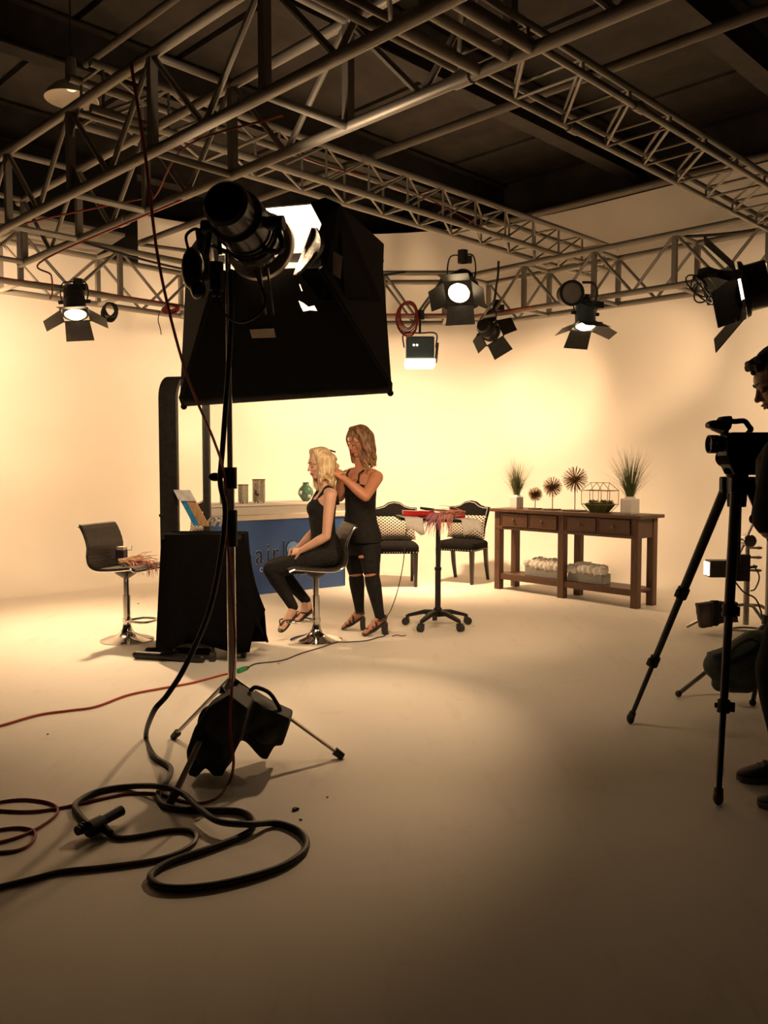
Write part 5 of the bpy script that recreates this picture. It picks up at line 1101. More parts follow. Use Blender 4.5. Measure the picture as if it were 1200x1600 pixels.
# ================================================================== PEOPLE
def axes(f, up=(0, 0, 1)):
    f = V(f).normalized(); s = V(up).cross(f).normalized(); u = f.cross(s); return f, s, u     # s = the person's left
def head(mb, c, f, s, u, k, ears=True):
    """skull, face, nose, lips and ears around the head centre c"""
    R = Matrix((f, s, u)).transposed()
    def P(a, b_, d): return c + (f * a + s * b_ + u * d) * k
    def E(a, b_, d, r): mb.ell(P(a, b_, d), tuple(x * k for x in r), R, 20, 14)
    E(-0.012, 0, 0.035, (0.098, 0.077, 0.095)); E(0.028, 0, -0.035, (0.066, 0.060, 0.078)); E(0.045, 0, 0.03, (0.050, 0.060, 0.055))
    E(0.062, 0, -0.098, (0.024, 0.026, 0.020)); mb.chain([(P(0.055, 0, -0.098), 0.022 * k), (P(0.012, 0.045, -0.075), 0.018 * k), (P(-0.01, 0.056, -0.04), 0.02 * k)]); mb.chain([(P(0.055, 0, -0.098), 0.022 * k), (P(0.012, -0.045, -0.075), 0.018 * k), (P(-0.01, -0.056, -0.04), 0.02 * k)])
    mb.chain([(P(0.086, 0, 0.012), 0.008 * k), (P(0.103, 0, -0.018), 0.0105 * k), (P(0.110, 0, -0.030), 0.013 * k)])
    for e in (-1, 1):
        mb.cap(P(0.098, e * 0.012, -0.034), 0.009 * k, P(0.092, e * 0.016, -0.036), 0.008 * k)
        mb.chain([(P(0.086, e * 0.012, 0.022), 0.011 * k), (P(0.078, e * 0.038, 0.026), 0.012 * k), (P(0.06, e * 0.055, 0.018), 0.010 * k)])
        E(0.062, e * 0.036, -0.028, (0.028, 0.026, 0.026))
        if ears: E(-0.008, e * 0.074, -0.012, (0.018, 0.010, 0.031)); E(-0.006, e * 0.078, -0.036, (0.009, 0.007, 0.010))
    E(0.088, 0, -0.060, (0.014, 0.022, 0.008)); E(0.086, 0, -0.072, (0.014, 0.020, 0.009))
    return P
def face_parts(root, P, k, f, s, u, lidded=True, skin=None):
    R = Matrix((f, s, u)).transposed()
    for e in (-1, 1):
        MB().ell(P(0.0805, e * 0.032, 0.000), tuple(x * k for x in (0.0125, 0.0165, 0.0115)), R, 14, 10).build('eyelid', skin, root, True)
        MB().ell(P(0.0835, e * 0.032, -0.0075), tuple(x * k for x in (0.0085, 0.0125, 0.004)), R, 12, 8).build('eye', 'lash', root, True)
        MB().tube(spline([P(0.083, e * 0.016, -0.005), P(0.093, e * 0.031, -0.0055), P(0.082, e * 0.048, -0.005)], 5), 0.0022 * k, 6).build('eyelashes', 'lash', root, True)
        MB().tube(spline([P(0.096, e * 0.012, 0.024), P(0.0905, e * 0.033, 0.032), P(0.071, e * 0.055, 0.024)], 5), [0.004 * k] * 5 + [0.003 * k] * 6, 6).build('eyebrow', 'lash', root, True)
    b = MB(); b.tube(spline([P(0.084, -0.024, -0.066), P(0.100, -0.008, -0.0595), P(0.1015, 0, -0.061), P(0.100, 0.008, -0.0595), P(0.084, 0.024, -0.066)], 4), 0.0045 * k, 8)
    b.tube(spline([P(0.084, -0.022, -0.067), P(0.0985, 0, -0.0745), P(0.084, 0.022, -0.067)], 5), 0.005 * k, 8); b.build('lips', 'lips', root, True)
def hand(mb, wrist, d, n, side, k=1.0, curl=0.5, spread=0.06, pinch=False):
    """d = pointing of the palm, n = back of the hand, side = +1 puts the thumb along d x n"""
    d = V(d).normalized(); n = (V(n) - d * V(n).dot(d)).normalized(); t = d.cross(n) * side; w = V(wrist)
    for i in range(4):
        o = (1.5 - i) * 0.0195; mb.chain([(w + t * o * 0.55 * k + d * 0.005, 0.0150 * k), (w + (t * o + d * 0.082) * k + n * 0.003 * (1.5 - abs(i - 1.5)), 0.0125 * k)], 10)
        L = (0.073, 0.082, 0.076, 0.060)[i]; p = w + (t * o + d * 0.084) * k; a = 0.15 + 0.1 * i * curl; dr = (d + t * (1.5 - i) * spread).normalized(); r = 0.0088 * k
        for j, fr in enumerate((0.45, 0.30, 0.25)):
            a += curl * (0.55, 0.75, 0.5)[j]; dd = dr * math.cos(a) - n * math.sin(a); q = p + dd * L * fr * k; mb.cap(p, r, q, r * 0.9, 10); p = q; r *= 0.9
    p = w + (t * 0.022 + d * 0.018) * k; dd = (t * 0.75 + d * 0.75 - n * 0.35).normalized(); r = 0.0125 * k
    for L, tw in ((0.040, 0.0), (0.032, 0.35), (0.026, 0.3)):
        dd = (dd + d * tw * 0.7 - n * tw * (1.0 if pinch else 0.4) - t * tw * (0.9 if pinch else 0.4)).normalized(); q = p + dd * L * k; mb.cap(p, r, q, r * 0.9, 10); p = q; r *= 0.88
def torso(mb, rows, f, s, n=28):
    """rows: (centre, front radius, side radius)"""
    mb.loft([[c + f * (math.cos(a) * rf) + s * (math.copysign(abs(math.sin(a)) ** 0.85, math.sin(a)) * rs) for a in [2 * PI * i / n for i in range(n)]] for c, rf, rs in rows]); return mb
def foot(mb, ankle, heel, toe, s, k=1.0):
    ball = heel.lerp(toe, 0.70); up = (ankle - heel.lerp(toe, 0.25)).normalized()
    mb.chain([(ankle, 0.034 * k), (heel.lerp(toe, 0.18) + up * 0.03, 0.033 * k), (heel.lerp(toe, 0.08) + up * 0.022, 0.027 * k)])
    mb.chain([(ankle, 0.032 * k), (heel.lerp(toe, 0.45) + up * 0.035, 0.030 * k), (ball + up * 0.018, 0.022 * k)])
    for e in (-1, 1): mb.chain([(heel.lerp(toe, 0.12) + up * 0.02, 0.024 * k), (ball + s * e * 0.022 * k + up * 0.014, 0.018 * k)])
    for i in range(5):
        o = (i - 2) * 0.0165 * k; L = (0.98, 1.0, 0.97, 0.93, 0.87)[i]; r = (0.0125, 0.0095, 0.009, 0.0088, 0.0085)[i] * k
        mb.cap(ball + s * o + up * 0.013, r * 1.15, heel.lerp(toe, L) + s * o * 1.1 + up * 0.010, r, 10)
def hair_mass(root, c, f, s, u, k, mat_, ends, length, face_deg=58, n=64, r0=0.019, wave=0.012, vox=0.006, extra=None, back=0.0, seed=3):
    rnd = random.Random(seed); mb = MB(); R = Matrix((f, s, u)).transposed()
    def P(a, b_, d): return c + (f * a + s * b_ + u * d) * k
    mb.ell(P(-0.022, 0, 0.048), tuple(x * k for x in (0.105, 0.085, 0.098)), R, 24, 16); strands_ = MB()
    for i in range(n):
        az = math.radians(face_deg) + (2 * PI - 2 * math.radians(face_deg)) * (i + rnd.random() * 0.6) / n; ca, sa = math.cos(az), math.sin(az)
        L = length(az) if callable(length) else length; w0 = rnd.uniform(0, 6.28); jit = rnd.uniform(-0.006, 0.006)
        pts = [P(0.02, 0.012 * (1 if sa > 0 else -1), 0.135), P(0.02 + 0.055 * ca, 0.055 * sa, 0.125), P(-0.012 + 0.105 * ca, 0.086 * sa + jit, 0.05), P(-0.012 + 0.108 * ca, 0.092 * sa + jit, -0.02)]
        m = 6
        for j in range(1, m + 1):
            q = P(-0.012 + (0.106 - 0.012 * j / m) * ca - back * j / m, (0.092 + 0.01 * math.sin(w0 + j)) * sa, -0.02)
            pts.append(V((q.x, q.y, q.z - L * j / m)) + (s * math.sin(w0 + j * 1.3) + f * math.cos(w0 + j * 1.1)) * wave * j / m)
        P_ = spline(pts, 4); N_ = len(P_)
        mb.tube(P_, [k * r0 * (0.55 + 0.45 * min(1, q * 4 / N_)) * (1 if q < N_ * 0.6 else max(0.22, 1 - (q - N_ * 0.6) / (N_ * 0.4) * 0.85)) for q in range(N_)], 7)
        for z_ in range(3):
            o = V((rnd.uniform(-1, 1), rnd.uniform(-1, 1), rnd.uniform(-.3, .3))) * 0.014; strands_.tube([p + o * (0.5 + 0.7 * q / N_) + (s * math.sin(q * 0.5 + w0 + z_)) * 0.004 for q, p in enumerate(P_)][2:], [0.0028 * (1 - 0.6 * q / N_) for q in range(N_ - 2)], 4)
    if extra: extra(mb, strands_, P)
    h = blob(mb, 'hair', mat_, root, vox, 2); strands_.build('loose_strands', 'hair_light' if mat_ == 'hair_brown' else mat_, root, True, kind='stuff'); return h

# ------------------------------------------------------------------ seated blonde woman, facing left
def seated_woman():
    Y0 = 6.67; c0 = at(515, 880, Y0); root = thing('person', 'blonde seated woman in a black tank top, leggings and flip flops, hands in her lap', 'person', (c0.x, c0.y, 0.585))
    f, s, u = axes((-0.95, -0.30, 0)); sk = MB()
    rows = [(at(517, 880, Y0), .10, .14), (at(515, 868, Y0), .118, .168), (at(510, 850, Y0), .110, .155), (at(505, 832, Y0), .088, .122), (at(503, 812, Y0), .092, .125), (at(503, 795, Y0), .10, .138), (at(507, 779, Y0), .082, .150), (at(509, 770, Y0), .052, .105), (at(509, 765, Y0), .045, .06)]
    torso(sk, rows, f, s)
    bust = [at(489, 795, Y0 - 0.05), at(487, 795, Y0 + 0.08)]
    for q in bust: sk.ell(q + f * -0.015, (0.050, 0.058, 0.058))
    hc = at(500, 725, Y0); hf, hs, hu = axes((-0.90, -0.40, -0.20)); K = 0.93
    sk.chain([(at(509, 770, Y0), 0.052), (at(505, 752, Y0), 0.047), (hc - hu * 0.05 - hf * 0.02, 0.050)])
    P = head(sk, hc, hf, hs, hu, K)
    ls, le, lw = at(516, 776, Y0 - 0.16), at(510, 838, Y0 - 0.21), at(471, 860, Y0 - 0.20)
    rs, re, rw = at(505, 776, Y0 + 0.13), at(490, 832, Y0 + 0.20), at(466, 856, Y0 - 0.02)
    for a, b_, c in ((ls, le, lw), (rs, re, rw)):
        sk.chain([(a, 0.050), (a.lerp(b_, 0.35), 0.044), (b_, 0.035), (b_.lerp(c, 0.3), 0.037), (c, 0.023)])
    sk.cap(ls + V((0.01, 0.03, 0.02)), 0.045, at(509, 768, Y0 - 0.05), 0.04); sk.cap(rs + V((0, -0.03, 0.02)), 0.045, at(508, 768, Y0 + 0.05), 0.04)
    hand(sk, lw, (-0.88, 0.42, -0.22), (0.1, -0.75, 0.65), -1, 0.90, 1.1, 0.0); hand(sk, rw, (-0.80, -0.40, -0.35), (-0.3, 0.5, 0.8), 1, 0.90, 0.9, 0.0)
    lh, lk, la = at(517, 868, Y0 - 0.10), at(424, 890, Y0 - 0.17), at(458, 948, Y0 - 0.10)
    rh, rk, ra = at(517, 868, Y0 + 0.09), at(430, 884, Y0 + 0.05), at(478, 938, Y0 + 0.06)
    def legs(mb, d):
        for h, kn, an in ((lh, lk, la), (rh, rk, ra)):
            mb.chain([(h, 0.086 + d), (h.lerp(kn, 0.5), 0.074 + d), (kn, 0.056 + d), (kn.lerp(an, 0.3), 0.054 + d), (kn.lerp(an, 0.8), 0.036 + d), (an, 0.031 + d)], 16)
    legs(sk, 0)
    feet = []
    for an, hl, to in ((la, at(459, 959, Y0 - 0.10), at(437, 984, Y0 - 0.20)), (ra, at(487, 951, Y0 + 0.06), at(461, 970, Y0 - 0.03))):
        fs = (to - hl).normalized().cross(UP).normalized(); foot(sk, an, hl, to, fs, 0.95); feet.append((hl, to, fs, an))
    blob(sk, 'body', 'skin_fair', root, 0.0042, 3); face_parts(root, P, K, hf, hs, hu, skin='skin_fair')
    # clothes
    tp2 = MB(); torso(tp2, [(c, a + 0.008, b_ + 0.008) for c, a, b_ in rows[1:6]] + [(at(504.5, 787, Y0), 0.104, 0.140), (at(506, 780, Y0), 0.088, 0.128)], f, s)
    for q in bust: tp2.ell(q + f * -0.015, (0.058, 0.066, 0.068))
    for e in (-1, 1):
        tp2.tube(spline([at(490, 786, Y0) + s * e * 0.075, at(499, 773, Y0) + s * e * 0.092 + UP * 0.012, at(508, 767, Y0) + s * e * 0.095 + UP * 0.034, at(520, 772, Y0) + s * e * 0.09 + UP * 0.012, at(525, 788, Y0) + s * e * 0.07], 5), 0.015, 8)
    blob(tp2, 'tank_top', 'knit_black', root, 0.0055, 2)
    lg = MB(); legs(lg, 0.009); torso(lg, [(c, a + 0.012, b_ + 0.012) for c, a, b_ in rows[0:3]], f, s); blob(lg, 'leggings', 'denim_black', root, 0.007, 3)
    for hl, to, fs, an in feet:
        d = (to - hl).normalized(); n = fs.cross(d); n = n if n.z > 0 else -n; ff = MB(); rows2 = []
        for t, w_ in ((-0.06, 0.018), (0.0, 0.030), (0.2, 0.033), (0.45, 0.033), (0.7, 0.042), (0.9, 0.042), (1.03, 0.028), (1.07, 0.012)):
            c = hl.lerp(to, t) - n * 0.012; rows2.append([c + fs * w_ * e1 + n * e2 for e1, e2 in ((-1, -0.009), (1, -0.009), (1, 0.007), (-1, 0.007))])
        fl_ = ff.loft(rows2).build('flip_flop', 'shoe', root, True, bev=0.003)
        th = hl.lerp(to, 0.86) + n * 0.012
        for e in (-1, 1): MB().tube(spline([th + n * 0.008, hl.lerp(to, 0.66) + fs * e * 0.026 + n * 0.042, hl.lerp(to, 0.42) + fs * e * 0.036 + n * 0.01, hl.lerp(to, 0.40) + fs * e * 0.036 - n * 0.01], 5), 0.005, 6).build('sandal_strap', 'shoe', root, True)
    def extra(mb, st, Pf):      # clipped-up section at the back of the head
        for k in range(7): mb.ell(Pf(-0.11 - 0.012 * (k % 3), 0.02 * (k % 2), 0.055 - 0.02 * k), (0.028, 0.03, 0.022))
    hair_mass(root, hc, hf, hs, hu, K, 'hair_blond', None, lambda az: 0.15 + 0.05 * math.sin(3 * az), 62, 66, 0.019, 0.012, extra=extra, seed=5)
    MB().box(P(-0.135, 0, 0.085), (0.05, 0.02, 0.014), Matrix.Rotation(0.3, 3, 'Y')).build('hair_clip', 'black_plastic', root, True, bev=0.003)
seated_woman()

# ------------------------------------------------------------------ standing woman doing her hair
def standing_woman():
    Y0 = 6.93; g = at(572, 988, Y0); root = thing('person', 'standing woman with wavy light brown hair in black camisole, ripped jeans and heels', 'person', (g.x, g.y, 0))
    f, s, u = axes((-0.70, -0.71, 0)); sk = MB()
    rows = [(at(565, 866, Y0), .09, .13), (at(565, 850, Y0), .112, .168), (at(564, 832, Y0), .108, .160), (at(563, 806, Y0), .085, .125), (at(563, 785, Y0), .092, .130), (at(563, 765, Y0), .102, .142), (at(564, 748, Y0), .088, .150), (at(564.5, 738, Y0), .055, .11), (at(564, 733, Y0), .045, .055)]
    torso(sk, rows, f, s)
    bust = [rows[5][0] + f * 0.075 + s * 0.062, rows[5][0] + f * 0.075 - s * 0.062]
    for q in bust: sk.ell(q, (0.062, 0.062, 0.06))
    hc = at(562, 690, Y0 - 0.04); hf, hs, hu = axes((-0.86, -0.45, -0.30)); K = 0.94
    sk.chain([(at(564.5, 738, Y0), 0.052), (at(563, 722, Y0 - 0.01), 0.047), (hc - hu * 0.05 - hf * 0.02, 0.050)])
    P = head(sk, hc, hf, hs, hu, K)
    ls, le, lw = at(588, 746, Y0 - 0.12), at(571, 776, Y0 - 0.31), at(537, 747, Y0 - 0.27)
    rs, re, rw = at(543, 744, Y0 + 0.08), at(531, 777, Y0 + 0.0), at(531, 748, Y0 - 0.16)
    for a, b_, c in ((ls, le, lw), (rs, re, rw)): sk.chain([(a, 0.058), (a.lerp(b_, 0.4), 0.052), (b_, 0.040), (b_.lerp(c, 0.3), 0.043), (c, 0.026)], 14)
    sk.cap(ls + V((-0.02, 0.03, 0.02)), 0.05, at(567, 736, Y0 - 0.03), 0.042); sk.cap(rs + V((0.03, -0.02, 0.02)), 0.05, at(562, 736, Y0 + 0.02), 0.042)
    hand(sk, lw, (-0.72, 0.02, 0.62), (0.35, -0.75, 0.45), 1, 0.92, 1.0, 0.03, True); hand(sk, rw, (-0.55, -0.25, 0.70), (0.2, 0.85, 0.4), -1, 0.92, 1.0, 0.03, True)
    rh, rk, ra = at(553, 856, Y0 + 0.07), at(556, 896, Y0 + 0.02), at(562, 955, Y0 + 0.08)
    lh, lk, la = at(577, 856, Y0 - 0.07), at(580, 896, Y0 - 0.13), at(594, 966, Y0 - 0.12)
    def legs(mb, d, full=True):
        for h, kn, an in ((lh, lk, la), (rh, rk, ra)):
            mb.chain([(h, 0.090 + d), (h.lerp(kn, 0.5), 0.076 + d), (kn, 0.056 + d), (kn.lerp(an, 0.3), 0.054 + d), (kn.lerp(an, 0.82), 0.034 + d), (an, 0.030 + d)], 16)
    legs(sk, 0); feet = []
    for an, hl, to in ((ra, at(567, 963, Y0 + 0.09), fl(535, 984)), (la, at(601, 971, Y0 - 0.10), fl(568, 994))):
        to = V((to.x, to.y, 0.022)); fs = (to - hl).cross(UP).normalized(); foot(sk, an, hl + UP * 0.012, to, fs, 0.95); feet.append((hl, to, fs, an))
    blob(sk, 'body', 'skin_tan', root, 0.0042, 3); face_parts(root, P, K, hf, hs, hu, skin='skin_tan')
    tp2 = MB(); torso(tp2, [(at(563, 846, Y0), .158, .200), (at(564, 832, Y0), .138, .184), (at(563.5, 815, Y0), .112, .155), (at(563, 800, Y0), .103, .142), (at(563, 780, Y0), .106, .145), (at(563, 765, Y0), .112, .152), (at(563.5, 757, Y0), .108, .150)], f, s)
    for q in bust: tp2.ell(q - UP * 0.004, (0.068, 0.068, 0.062))
    nk = rows[6][0] + f * 0.11
    for e in (-1, 1):
        tp2.chain([(bust[0 if e > 0 else 1] + UP * 0.03 + f * 0.01, 0.028), (bust[0 if e > 0 else 1] + UP * 0.085 - s * e * 0.005 - f * 0.004, 0.012)])
        tp2.tube(spline([bust[0 if e > 0 else 1] + UP * 0.08, rows[6][0] + f * 0.088 + s * e * 0.075 + UP * 0.045, rows[7][0] + s * e * 0.088 + UP * 0.026, rows[6][0] - f * 0.09 + s * e * 0.05, rows[5][0] - f * 0.105 + s * e * 0.05], 5), 0.0075, 8)
    blob(tp2, 'camisole', 'knit_black', root, 0.0055, 2)
    MB().tube(spline([rows[5][0] + f * 0.115 - s * 0.03 + UP * 0.0, rows[4][0] + f * 0.107 - s * 0.035, rows[3][0] + f * 0.107 - s * 0.04], 4), 0.004, 6).build('button_placket', 'black_gloss', root, True)
    jn = MB()
    for h, kn, an in ((lh, lk, la), (rh, rk, ra)):
        up_ = h.lerp(kn, 0.93); dn = kn.lerp(an, 0.07); d = 0.010
        jn.chain([(h, 0.090 + d), (h.lerp(kn, 0.5), 0.076 + d), (h.lerp(kn, 0.85), 0.061 + d)], 16); jn.chain([(kn.lerp(an, 0.12), 0.055 + d), (kn.lerp(an, 0.3), 0.054 + d), (kn.lerp(an, 0.82), 0.034 + d), (kn.lerp(an, 0.95), 0.031 + d)], 16)
        bk = V((0.35, 0.9, 0)).normalized() * 0.022; jn.cap(h.lerp(kn, 0.85) + bk, 0.05, kn.lerp(an, 0.12) + bk, 0.047, 14)
    torso(jn, [(c, a + 0.012, b_ + 0.012) for c, a, b_ in rows[0:4]], f, s); blob(jn, 'ripped_jeans', 'denim_black', root, 0.007, 2)
    for kx, ky, kY in ((568, 855, 0), ):
        q = lh.lerp(lk, 0.32) + f * 0.092; MB().ell(q, (0.032, 0.016, 0.014), Matrix.Rotation(0.4, 3, 'Z')).build('jean_rip', 'skin_tan', root, True, label='horizontal rip on the thigh showing skin')
    for hl, to, fs, an in feet:
        d = (to - hl).normalized(); hz = V((d.x, d.y, 0)).normalized(); rows2 = []
        for t, w_, dz in ((-0.06, 0.018, 0), (0.0, 0.028, 0), (0.25, 0.030, -0.004), (0.5, 0.030, -0.012), (0.7, 0.040, -0.006), (0.9, 0.040, 0.0), (1.04, 0.024, 0.002)):
            c = hl.lerp(to, t) + UP * (dz - 0.006); c.z = max(c.z, 0.012); rows2.append([c + fs * w_ * e1 + UP * e2 for e1, e2 in ((-1, -0.012), (1, -0.012), (1, 0.006), (-1, 0.006))])
        sh = MB().loft(rows2).build('shoe_sole', 'shoe', root, True, bev=0.003)
        MB().loft([[V((hl.x, hl.y, z)) + hz * (e1 * 0.022 - 0.005 + (0.006 if z > 0.03 else 0)) + fs * e2 * 0.024 for e1, e2 in ((-1, -1), (1, -1), (1, 1), (-1, 1))] for z in (0.0, 0.04, hl.z - 0.008)]).build('block_heel', 'shoe', root, True, bev=0.004)
        MB().loft([[hl.lerp(to, t) + UP * h_ + fs * w_ * math.cos(a) + (UP * 0.02) * math.sin(a) for a in [2 * PI * i / 12 for i in range(12)]] for t, h_, w_ in ((-0.07, 0.03, 0.012), (-0.02, 0.035, 0.034), (0.10, 0.03, 0.039))]).build('heel_counter', 'shoe', root, True)
        for t, h_, w_ in ((0.82, 0.014, 0.044), (0.66, 0.024, 0.043), (0.50, 0.042, 0.040)):
            c = hl.lerp(to, t); MB().tube([c + fs * w_ * math.cos(a) + UP * (h_ * 1.35 * math.sin(a)) + d * 0.01 * math.cos(a) for a in [PI * i / 12 for i in range(13)]], 0.009, 7).build('shoe_strap', 'shoe', root, True)
        MB().tube([an + (hz * math.cos(a) + fs * math.sin(a)) * 0.036 - UP * 0.012 for a in [2 * PI * i / 20 for i in range(20)]], 0.008, 7, True).build('ankle_strap', 'shoe', root, True)
        MB().tube(spline([an + hz * 0.034 - UP * 0.012, hl.lerp(to, 0.35) + UP * 0.072, hl.lerp(to, 0.52) + UP * 0.05], 4), 0.009, 7).build('shoe_strap', 'shoe', root, True)
    MB().tube(spline([rows[7][0] + s * 0.06 + UP * 0.01, rows[6][0] + f * 0.09 + s * 0.03, rows[6][0] + f * 0.10 - UP * 0.01, rows[6][0] + f * 0.09 - s * 0.03, rows[7][0] - s * 0.06 + UP * 0.01], 5), 0.0018, 5).build('necklace', 'brass', root, True)
    def extra(mb, st, Pf):
        for e, x0 in ((1, 0.0), (-1, 0.0)):     # face framing curl on each side
            for k in range(3):
                pts = [Pf(0.05, e * 0.03, 0.12), Pf(0.085, e * 0.062, 0.05), Pf(0.075, e * 0.078, -0.04), Pf(0.06 + 0.01 * k, e * 0.085, -0.10), Pf(0.085, e * 0.088, -0.135 - 0.012 * k), Pf(0.06, e * 0.09, -0.165 - 0.01 * k)]
                mb.tube(spline(pts, 4), [0.012 * (1 - 0.035 * q) for q in range(21)], 6)
    hair_mass(root, hc, hf, hs, hu, K, 'hair_brown', None, lambda az: 0.195 + 0.03 * math.sin(5 * az), 72, 66, 0.019, 0.034, extra=extra, back=0.02, seed=9)
    MB().tube(spline([at(541, 738, Y0 - 0.3), at(527, 742, Y0 - 0.27), at(524, 752, Y0 - 0.25), at(523, 764, Y0 - 0.25)], 5), [0.006] * 10 + [0.003] * 6, 6).build('held_lock', 'hair_blond', root, True, label='lock of blonde hair held in her fingers')
standing_woman()

# ------------------------------------------------------------------ cameraman at the right edge
def cameraman():
    Y0 = 3.5; X0 = 1.69; root = thing('person', 'man in black t-shirt and dark jeans bowing over the camcorder', 'person', (X0, Y0, 0))
    f, s, u = axes((-0.86, 0.50, 0)); sk = MB()
    def Q(a, b_, z): return V((X0, Y0, z)) + f * a + s * b_
    rows = [(Q(-.09, 0, .90), .11, .155), (Q(-.09, 0, .98), .125, .175), (Q(-.07, 0, 1.08), .115, .165), (Q(-.05, 0, 1.2), .112, .165), (Q(-0.02, 0, 1.32), .125, .185), (Q(-.01, 0, 1.42), .115, .195), (Q(-.01, 0, 1.49), .08, .15), (Q(-.005, 0, 1.53), .055, .075)]
    torso(sk, rows, f, s)
    hc = at(1219, 597, Y0); hf, hs, hu = axes((-0.90, 0.16, -0.42)); K = 1.0
    sk.chain([(Q(-.02, 0, 1.50), 0.066), (Q(0.0, 0, 1.60), 0.060), (hc - hu * 0.05 - hf * 0.03, 0.060)])
    P = head(sk, hc, hf, hs, hu, K)
    ls, le, lw = Q(0.0, 0.205, 1.44), at(1204, 826, Y0 - 0.23), at(1275, 815, Y0 - 0.02)
    rs, re, rw = Q(0.0, -0.205, 1.44), Q(-0.10, -0.30, 1.17), Q(-0.18, -0.12, 1.10)
    for a, b_, c in ((ls, le, lw), (rs, re, rw)): sk.chain([(a, 0.062), (a.lerp(b_, 0.4), 0.054), (b_, 0.043), (b_.lerp(c, 0.28), 0.045), (c, 0.029)], 14)
    sk.cap(ls + UP * 0.01, 0.06, Q(-.02, 0.08, 1.49), 0.055); sk.cap(rs + UP * 0.01, 0.06, Q(-.02, -0.08, 1.49), 0.055)
    hand(sk, lw, (lw - le).normalized(), (0.2, -0.6, 0.75), 1, 1.02, 0.8, 0.03); hand(sk, rw, (rw - re).normalized(), (0.3, 0.5, 0.8), -1, 1.02, 0.8, 0.03)
    tl = fl(1157, 1217); lh, lk, la = Q(-.09, .09, .93), Q(-0.08, .12, .50), Q(-0.16, .14, .10)
    rh, rk, ra = Q(-.09, -.09, .93), V((1.72, 3.66, .50)), V((tl.x + 0.215, tl.y, 0.10))
    def legs(mb, d):
        for h, kn, an in ((lh, lk, la), (rh, rk, ra)): mb.chain([(h, 0.095 + d), (h.lerp(kn, 0.5), 0.083 + d), (kn, 0.062 + d), (kn.lerp(an, 0.3), 0.062 + d * 1.3), (kn.lerp(an, 0.85), 0.042 + d * 1.8), (an, 0.038 + d * 1.8)], 16)
    legs(sk, 0); feet = []
    for an, ang in ((la, -0.3), (ra, 0.1)):
        d = Matrix.Rotation(ang, 3, 'Z') @ V((-1.0, 0.0, 0)).normalized(); hl = V((an.x, an.y, 0.03)) - d * 0.06; to = hl + d * 0.275; fs = d.cross(UP); foot(sk, an, hl, hl.lerp(V((to.x, to.y, 0.03)), 0.94), fs, 0.78); feet.append((hl, d, fs, an))
    blob(sk, 'body', 'skin_man', root, 0.0048, 3); face_parts(root, P, K, hf, hs, hu, skin='skin_man')
    sh = MB(); torso(sh, [(c, a + 0.022, b_ + 0.018) for c, a, b_ in rows[0:6]] + [(rows[6][0], 0.098, 0.168), (rows[6][0] + UP * 0.022, 0.072, 0.10)], f, s)
    for a, b_ in ((ls, le), (rs, re)): sh.chain([(a, 0.082), (a.lerp(b_, 0.5), 0.082), (a.lerp(b_, 0.86), 0.078)], 16)
    sh.cap(ls + UP * 0.005, 0.078, Q(-.02, 0.08, 1.48), 0.07); sh.cap(rs + UP * 0.005, 0.078, Q(-.02, -0.08, 1.48), 0.07)
    blob(sh, 't_shirt', 'knit_black', root, 0.008, 3)
    lg = MB(); legs(lg, 0.014); torso(lg, [(c, a + 0.014, b_ + 0.014) for c, a, b_ in rows[0:3]], f, s); blob(lg, 'jeans', 'denim_dark', root, 0.009, 3)
    for hl, d, fs, an in feet:
        up2 = []; so = []
        for t, w_, h_ in ((-0.015, 0.022, 0.06), (0.0, 0.033, 0.085), (0.05, 0.040, 0.105), (0.10, 0.042, 0.105), (0.15, 0.046, 0.085), (0.21, 0.050, 0.065), (0.26, 0.044, 0.052), (0.29, 0.026, 0.042), (0.297, 0.010, 0.035)):
            c = V((hl.x, hl.y, 0)) + d * t; up2.append([c + fs * w_ * math.cos(a) + UP * (0.022 + (h_ - 0.022) * (0.5 + 0.5 * math.sin(a))) for a in [2 * PI * i / 16 for i in range(16)]])
            so.append([c + fs * (w_ + 0.004) * e1 + UP * e2 for e1, e2 in ((-1, 0.001), (1, 0.001), (1, 0.026), (-1, 0.026))])
        MB().loft(up2).build('sneaker', 'shoe', root, True); MB().loft(so).build('sneaker_sole', 'sole', root, True, bev=0.004)
        for k in range(4): c = V((hl.x, hl.y, 0)) + d * (0.11 + 0.028 * k); MB().tube([c + fs * 0.026 + UP * (0.098 - 0.010 * k), c + UP * (0.112 - 0.013 * k), c - fs * 0.026 + UP * (0.098 - 0.010 * k)], 0.004, 6).build('lace', 'sole', root, True)
    hm = MB(); R = Matrix((hf, hs, hu)).transposed(); hm.ell(P(-0.03, 0, 0.05), (0.102, 0.086, 0.095), R, 24, 16); hm.ell(P(-0.06, 0, 0.0), (0.062, 0.078, 0.075), R, 20, 14); rnd = random.Random(4)
    for i in range(70):
        a = rnd.uniform(0, 2 * PI); t = rnd.uniform(0.05, 1.0) ; rr_ = math.sin(t); v = V((math.cos(a) * rr_ * 0.105 - 0.03, math.sin(a) * rr_ * 0.086, 0.05 + 0.095 * math.cos(t)))
        hm.ell(P(*v), (0.020, 0.020, 0.015), R, 8, 6)
    for i in range(26):
        hm.ell(P(0.068 + rnd.uniform(-.03, .022), rnd.uniform(-.05, .05), 0.098 + rnd.uniform(-.022, .03)), (0.015, 0.015, 0.014), R, 8, 6)
    for e in (-1, 1): hm.chain([(P(0.005, e * 0.076, 0.05), 0.014), (P(0.004, e * 0.076, 0.0), 0.011), (P(0.004, e * 0.072, -0.03), 0.006)])
    blob(hm, 'hair', 'hair_black', root, 0.005, 1)
cameraman()

# ================================================================== CABLES ON THE FLOOR
def fz(pts, r): return [fl(x, y, r + (z[0] if z else 0)) for x, y, *z in pts]
